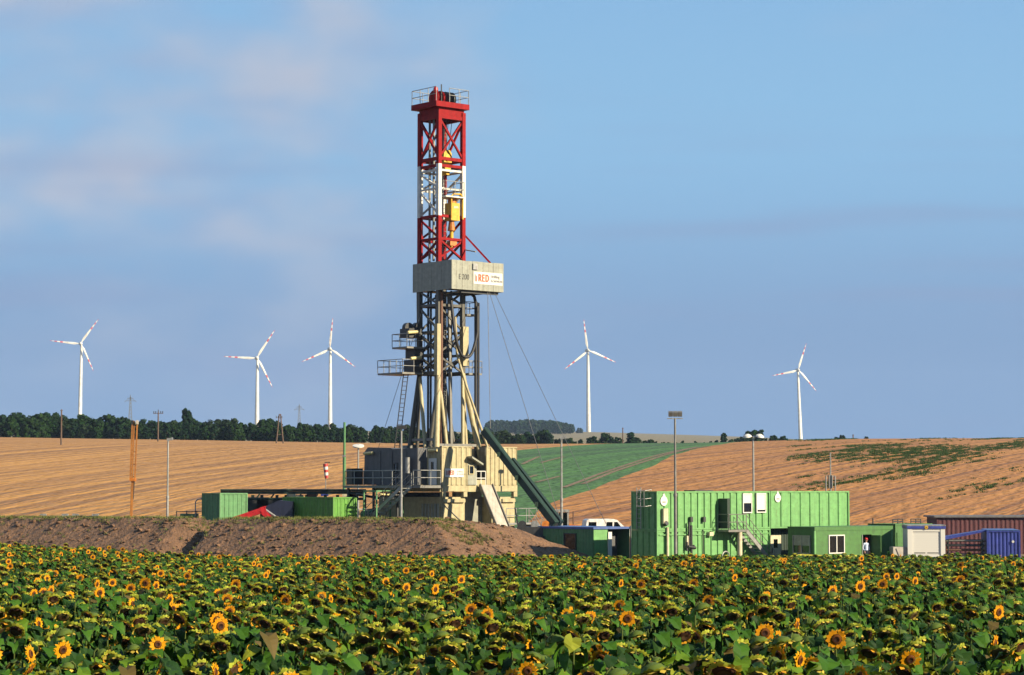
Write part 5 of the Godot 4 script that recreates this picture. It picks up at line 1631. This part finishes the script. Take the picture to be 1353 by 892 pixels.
func distance_things() -> void:
	turbine(106.5, 454, 40.0, 55, 12, 106.5, "wind turbine above the dense trees with a blade pointing level left, left of the pylon")
	turbine(339.5, 473, 44.0, 58, 12, 340, "low wind turbine between the two pylons with a blade pointing level left")
	turbine(436, 461, 41.5, 85, 14, 436.5, "wind turbine nearest the drilling mast with one blade straight up")
	turbine(777, 463, 41.5, 98, 14, 777.5, "wind turbine beside the dark wood with its upper blade leaning left")
	turbine(1055, 489, 37.5, 72, 14, 1057.5, "small wind turbine beyond the bare hill above the green containers")
	for q in [[171.5, 522, 1500.0, "lattice pylon beyond the dense trees", 1.0], [395, 534, 1700.0, "lattice pylon between two wind turbines", 1.0], [305, 571, 0.0, "", 0.0]]:
		if q[4] == 0.0: continue
		var d: float = q[2]
		var b = put_on(q[0], d)
		var o = thing("power_pylon", q[3], "pylon", b, 0.0, "power pylons on the horizon")
		var h = hy(q[1], d) - b.y
		var mb = MB.new()
		for s in [Vector3(-1, 0, -1), Vector3(1, 0, -1), Vector3(1, 0, 1), Vector3(-1, 0, 1)]: mb.bar(s * 1.6 - Vector3(0, 2, 0), s * .25 + Vector3(0, h * .96, 0), .22)
		mb.bar(Vector3(0, h * .9, 0), Vector3(0, h, 0), .3)
		var n = 12
		for i in n:
			var r0 = lerpf(1.6, .25, float(i) / n)
			var r1 = lerpf(1.6, .25, float(i + 1) / n)
			for z in [-1, 1]:
				mb.bar(Vector3(-r0, h * i / n, z * r0), Vector3(r1, h * (i + 1) / n, z * r1), .12)
				mb.bar(Vector3(r0, h * i / n, z * r0), Vector3(-r1, h * (i + 1) / n, z * r1), .12)
		part(o, "lattice", mb, M.pylon)
		for c in [[7.0, 14.0], [4.0, 7.5]]:
			mb = MB.new()
			for s in [-1, 1]:
				mb.bar(Vector3(0, h - c[0] * .55, 0), Vector3(s * c[1] * .27, h - c[0] * .55 - .2, 0), .25)
				mb.bar(Vector3(0, h - c[0] * .55 + .9, 0), Vector3(s * c[1] * .27, h - c[0] * .55 - .1, 0), .16)
				mb.bar(Vector3(s * c[1] * .26, h - c[0] * .55 - 1.0, 0), Vector3(s * c[1] * .26, h - c[0] * .55, 0), .18)
			part(o, "cross_arm", mb, M.pylon)
	# wooden poles
	var pole = func(px, py, foot_y, label, kind):
		var d = march(px, foot_y) if foot_y > 0 else 560.0
		var b = put_on(px, d)
		var o = thing("utility_pole", label, "utility pole", b, 0.0, "wooden poles in the fields")
		var h: float = hy(py, d) - b.y
		if kind == 2:
			for s in [-1.0, 1.0]: tb(o, "pole", Vector3(s * .75, -.4, 0), Vector3(s * .12, h, 0), .16, M.pole_wood, .12)
			br(o, "tie", Vector3(-.5, h * .3, 0), Vector3(.5, h * .3, 0), .12, M.pole_wood)
			br(o, "cross_arm", Vector3(-.8, h - .8, 0), Vector3(.5, h - .8, 0), .1, M.pole_wood)
			for x in [-.75, -.35, .4]: tb(o, "insulator", Vector3(x, h - .8, 0), Vector3(x, h - .4, 0), .07, M.dark)
		else:
			tb(o, "pole", Vector3(0, -.4, 0), Vector3(0, h, 0), .17, M.pole_wood, .12)
			if kind == 1:
				br(o, "cross_arm", Vector3(-1.0, h - .35, 0), Vector3(1.0, h - .35, 0), .12, M.pole_wood)
				for x in [-.9, -.5, .5, .9]: tb(o, "insulator", Vector3(x, h - .35, 0), Vector3(x, h + .1, 0), .09, M.dark)
				tb(o, "insulator", Vector3(0, h, 0), Vector3(0, h + .4, 0), .09, M.dark)
			else:
				br(o, "top_bracket", Vector3(-.25, h - .2, 0), Vector3(.25, h - .2, 0), .09, M.pole_wood)
	pole.call(80.5, 541, 588, "plain wooden pole standing in the stubble before the trees", 0)
	pole.call(208.5, 544, 583.5, "wooden pole with cross arm and insulators by the trees", 1)
	pole.call(369.5, 547, 586, "wooden A-frame pole at the edge of the tree belt", 2)
	pole.call(823, 565, -1, "short wooden pole by the far hedge", 0)
	pole.call(1127.5, 574, -1, "small wooden pole between the two hilltop bushes", 0)
	# trees
	var greens = [Color(.013, .027, .011), Color(.016, .032, .012), Color(.011, .024, .012), Color(.018, .03, .014), Color(.014, .03, .01), Color(.012, .026, .013)]
	for i in 6: tree_kinds.append(tree_shape(100 + i, [8.0, 8.0, 9.0, 7.0, 8.0, 10.0][i], [6.0, 7.0, 5.0, 7.5, 6.5, 5.0][i], [.14, .12, .2, .1, .14, .16][i], greens[i]))
	var rng = RandomNumberGenerator.new()
	rng.seed = 5
	var tops = [[-60, 540], [0, 542], [30, 543], [60, 545], [100, 548], [150, 550], [200, 553], [235, 554], [262, 557], [285, 552], [305, 552], [325, 556], [350, 553], [380, 560], [400, 556], [440, 560], [470, 561], [500, 560], [520, 563], [560, 566], [640, 568], [680, 573]]
	for row in 3:
		var px = -70.0 + row * 7.0
		while px < 690.0:
			var d: float = [548.0, 566.0, 590.0][row] + rng.randf_range(-5, 5)
			var b = put_on(px, d)
			var want = hy(lerp_list(tops, px) + rng.randf_range(-4.0, 5.0) + [9.0, 3.0, 0.0][row], d) - b.y
			var k = rng.randi() % 6
			var s: float = want / [8.0, 8.0, 9.0, 7.0, 8.0, 10.0][k]
			tree("broadleaf_tree", ["dark green broadleaf tree at the front edge of the tree belt", "dark green broadleaf tree inside the tree belt", "dark green broadleaf tree at the back of the tree belt"][row], "tree", b, Vector3(s * rng.randf_range(.95, 1.35), s, s), k, rng.randf() * 360.0, "trees in the belt beyond the stubble field")
			px += rng.randf_range(11.0, 19.0) * (1.0 if row else .85)
	var lone = put_on(247, 575)
	tree("broadleaf_tree", "tallest tree rising above the belt beside a wooden pole", "tree", lone, Vector3(.75, 1, .75) * (hy(538, 575) - lone.y) / 9.0, 2, 40.0, "")
	# hedge behind the green field
	var hp = 655.0
	while hp < 1040.0:
		var gap = hp > 880 and hp < 945
		var d = 640.0 + rng.randf_range(-12, 12)
		var b = put_on(hp, d)
		var ht: float = (rng.randf_range(1.4, 3.2) if hp > 730 else rng.randf_range(2.6, 4.6)) * (.55 if gap else 1.0)
		if absf(hp - 802) < 6 or absf(hp - 835) < 6 or absf(hp - 952) < 5 or absf(hp - 1000) < 12: ht += 1.3
		var k = rng.randi() % 6
		var s: float = ht / [8.0, 8.0, 9.0, 7.0, 8.0, 10.0][k]
		tree("hedge_bush", "rounded dark bush in the hedge behind the green field", "bush", b - Vector3(0, .35, 0), Vector3(s * 1.5, s * 1.15, s * 1.5), k, rng.randf() * 360.0, "bushes of the hedge behind the green field")
		hp += rng.randf_range(6.0, 11.0)
	# distant wood
	for row in 3:
		var px = 645.0 + row * 4.0
		while px < 758.0:
			var d: float = [2150.0, 2210.0, 2270.0][row]
			var b = put_on(px, d)
			var want = hy(lerp_list([[640, 560], [650, 554], [720, 554], [748, 557], [760, 560]], px) + rng.randf_range(-.8, 1.4) + [1.5, .5, 0.0][row], d) - b.y
			var k = rng.randi() % 6
			var s: float = want / [8.0, 8.0, 9.0, 7.0, 8.0, 10.0][k]
			tree("broadleaf_tree", "tree of the small dark wood on the far hill", "tree", b, Vector3(s * 1.05, s, s), k, rng.randf() * 360.0, "trees of the far wood")
			px += rng.randf_range(6.5, 9.5)
	for q in [[766, 565, "small bush left of the wind turbine foot by the wood", 2300.0], [1113, 574.5, "larger round bush on the bare hill crest", 524.0], [1145, 576.5, "low bush on the bare hill crest", 524.0], [1105, 577, "low bush touching the larger crest bush", 524.0]]:
		var b = put_on(q[0], q[3])
		var s: float = (hy(q[1], q[3]) - b.y + .3) / 7.0
		tree("bush", q[2], "bush", b - Vector3(0, .3, 0), Vector3(s * 1.2, s, s * 1.2), 3, 30.0, "")

func ground_and_fields() -> void:
	var rows = []
	var d = -60.0
	while d < 205.0:
		rows.append(d); d += 5.0
	rows.append(205.0)
	struct("ground", grid(rows, func(_d, t): return lerpf(-420.0, 420.0, t), 168, func(x, dd): return Vector2(x, dd)), M.bare)
	var gr = [[690, 700], [704, 680], [720, 668], [780, 648], [860, 617], [960, 586]]
	var rb = [[205.0, 690.0]]
	for q in gr.slice(1): rb.append([march(q[0], q[1]), float(q[0])])
	rb.append([700.0, 1060.0])
	var ragged = FastNoiseLite.new()
	ragged.seed = 44; ragged.frequency = .05; ragged.fractal_octaves = 3
	var lb = [[205.0, 600.0], [march(640, 601), 640.0], [march(684, 595), 684.0], [march(730, 591), 730.0], [march(780, 587.6), 780.0], [640.0, 930.0]]
	print("boundaries ", rb, lb)
	rows = []
	d = 205.0
	while d < 640.0:
		rows.append(d); d += 5.0
	rows.append(640.0)
	var kl = -1.2
	var stripe = func(ax: float, ay: float): return func(x, dd): return Vector2(x * ay - dd * ax, x * ax + dd * ay)
	var gold = field_material(Color(.2, .09, .024), Color(.44, .215, .042), 31, 46.0, 190.0, 1.3)
	var brown = field_material(Color(.16, .06, .014), Color(.38, .16, .026), 51, 40.0, 160.0, 1.3)
	var crop = field_material(Color(.014, .06, .009), Color(.04, .135, .016), 71, 50.0, 140.0, .9)
	var pale = field_material(Color(.13, .105, .05), Color(.2, .165, .08), 91, 90.0, 500.0, .8)
	struct("stubble_field", grid(rows, func(dd, t): return lerpf(kl * dd, (lerp_list(lb, dd) - CX) / F * dd, pow(t, .5)), 90, stripe.call(.2, .98)), gold)
	struct("green_field", grid(rows, func(dd, t): return lerpf(lerp_list(lb, dd) - CX, maxf(lerp_list(rb, dd) + 5.0 * ragged.get_noise_1d(dd), lerp_list(lb, dd)) - CX, t) / F * dd, 30, stripe.call(.3, .95)), crop)
	struct("ploughed_field", grid(rows, func(dd, t): return lerpf((maxf(lerp_list(rb, dd) + 5.0 * ragged.get_noise_1d(dd), lerp_list(lb, dd)) - CX) / F * dd, -kl * dd, t * t), 90, stripe.call(.42, .91)), brown)
	rows = [640.0]
	d = 640.0
	while d < 3600.0:
		d *= 1.05; rows.append(d)
	struct("far_fields", grid(rows, func(dd, t): return lerpf(kl * dd, -kl * dd, t), 240, func(x, dd): return Vector2(dd, x)), pale)
	# wheel tracks in the young crop
	var track = func(pts: Array, w: float):
		var mb = MB.new()
		var ps = []
		for q in pts:
			var dd = march(q[0], q[1])
			ps.append(Vector2(kx(q[0], q[1]) * dd, dd))
		for i in ps.size() - 1:
			for j in 8:
				var p: Vector2 = ps[i].lerp(ps[i + 1], j / 8.0)
				var r: Vector2 = ps[i].lerp(ps[i + 1], (j + 1) / 8.0)
				var s = Vector2(w, 0)
				var f = func(v: Vector2): return Vector3(v.x, land(v.x, v.y) + .07, -v.y)
				mb.quad(f.call(p - s), f.call(p + s), f.call(r + s), f.call(r - s))
		struct("wheel_track", mb, M.bare)
	track.call([[745, 645], [790, 628], [840, 611], [890, 597], [922, 591]], .35)
	track.call([[770, 640], [810, 624], [860, 608], [905, 595], [935, 590]], .35)
	for q in [[690, 614, 712, 604], [715, 612, 745, 604], [697, 632, 709, 628], [708, 638, 740, 630]]: track.call([[q[0], q[1]], [q[2], q[3]]], .3)
	# weeds come through on the right hand slope
	var rng = RandomNumberGenerator.new()
	rng.seed = 12
	var nz = FastNoiseLite.new()
	nz.seed = 6; nz.frequency = .03
	var xfs = []
	for i in 150000:
		var dd = rng.randf_range(250.0, 515.0)
		var px = rng.randf_range(1040.0, 1420.0)
		var x = (px - CX) / F * dd
		var u = x * .91 - dd * .42
		var v = x * .42 + dd * .91
		var lines = maxf(0.0, cos(u * TAU / 9.0) - .55) * 1.1
		var dens = nz.get_noise_2d(u * 2.2, v * .35) * .9 + lines * .35 - .16 + .75 * smoothstep(1050, 1240, px) * smoothstep(1400, 1250, px) * exp(-pow((dd - 370.0 - (px - 1200) * .25) / 60.0, 2))
		if rng.randf() > clampf(dens, 0.0, 1.0) * clampf(.3 + 1.5 * nz.get_noise_2d(u * 22.0, v * 2.5 + 90.0), 0.03, .7) * (.6 + .4 * cos(u * TAU / 3.1)) * 1.6: continue
		var s = rng.randf_range(.6, 1.5)
		xfs.append(Transform3D(Basis(Vector3.UP, rng.randf() * TAU).scaled(Vector3(s, s * .7, s)), Vector3(x, land(x, dd), -dd)))
	print("weeds ", xfs.size())
	scatter("weeds", "patchy green weeds growing in lines on the bare slope", "weeds", tuft(Color(.04, .07, .024), 9, .34, .3, 3), xfs)
	# earth bank with dry grass on its crest
	bank_noise.seed = 14; bank_noise.frequency = .12; bank_noise.fractal_octaves = 4
	bank_o = on(575, 154.0)
	struct("earth_bank", bank_mesh(-9.0, 62.0, -8.0, 14.0, .22), M.bank)
	xfs = []
	for i in 5200:
		var s = rng.randf_range(-3.0, 60.0)
		var w = rng.randf_range(-.5, 3.2)
		if rng.randf() < .22: w = rng.randf_range(-5.0, 6.0)
		var p = bank_at(s, w)
		if p.y < .1: continue
		if s < 12.0 and w > -.3 and rng.randf() < .5: pass
		elif rng.randf() < .35: continue
		var k = rng.randf_range(.5, 1.2)
		xfs.append(Transform3D(Basis(Vector3.UP, rng.randf() * TAU).scaled(Vector3.ONE * k), p))
	var clod = MB.new()
	clod.lathe(Vector3(0, -.03, 0), Vector3(.1, 1, .2), [[0, .09], [.05, .12], [.11, .07], [.13, .01]], 5)
	var cx = []
	for i in 5000:
		var s = rng.randf_range(-8.0, 60.0)
		var w = rng.randf_range(-6.0, 8.0)
		var p = bank_at(s, w)
		if p.y < .2: continue
		var k = .4 + 2.0 * pow(rng.randf(), 4.0)
		cx.append(Transform3D(Basis.from_euler(Vector3(rng.randf() * 6, rng.randf() * 6, 0)).scaled(Vector3(k, k * .7, k * rng.randf_range(.7, 1.3))), p))
	scatter("soil_clods", "loose clods of soil strewn over the earth bank", "soil", clod.mesh(), cx, M.bank)
	scatter("bank_grass", "thin dry grass along the crest of the earth bank", "grass", tuft(Color(.11, .12, .04), 10, .2, .16, 4), xfs)

func _ready() -> void:
	var cam = Camera3D.new()
	cam.name = "camera"
	cam.position = Vector3(0, EYE, 0)
	cam.rotation.x = pitch
	cam.fov = rad_to_deg(2.0 * atan(CY / F))
	cam.near = .1; cam.far = 6000.0
	add_child(cam)
	cam.current = true
	var env = Environment.new()
	env.background_mode = Environment.BG_SKY
	env.sky = Sky.new()
	env.sky.sky_material = make_sky()
	env.tonemap_mode = Environment.TONE_MAPPER_LINEAR
	env.tonemap_exposure = EXPOSURE
	env.sdfgi_enabled = true; env.ssao_enabled = true; env.ssil_enabled = true
	env.fog_enabled = true
	env.fog_density = 0.00006
	env.fog_light_color = Color(.62, .72, .85)
	var we = WorldEnvironment.new()
	we.name = "world_environment"
	we.environment = env
	add_child(we)
	var sun = DirectionalLight3D.new()
	sun.name = "sun"
	sun.light_energy = 1.6
	sun.light_color = Color(1.0, .93, .8)
	sun.light_angular_distance = .5
	sun.shadow_enabled = true
	var az = deg_to_rad(60.0)
	var el = deg_to_rad(25.0)
	var to_sun = Vector3(sin(az) * cos(el), sin(el), cos(az) * cos(el))
	add_child(sun)
	sun.look_at_from_position(Vector3.ZERO, -to_sun, Vector3.UP)
	make_materials()
	print("materials")
	ground_and_fields()
	print("ground")
	drilling_rig()
	right_side()
	left_side()
	print("site")
	distance_things()
	print("distance")
	sunflowers()
	print("done")
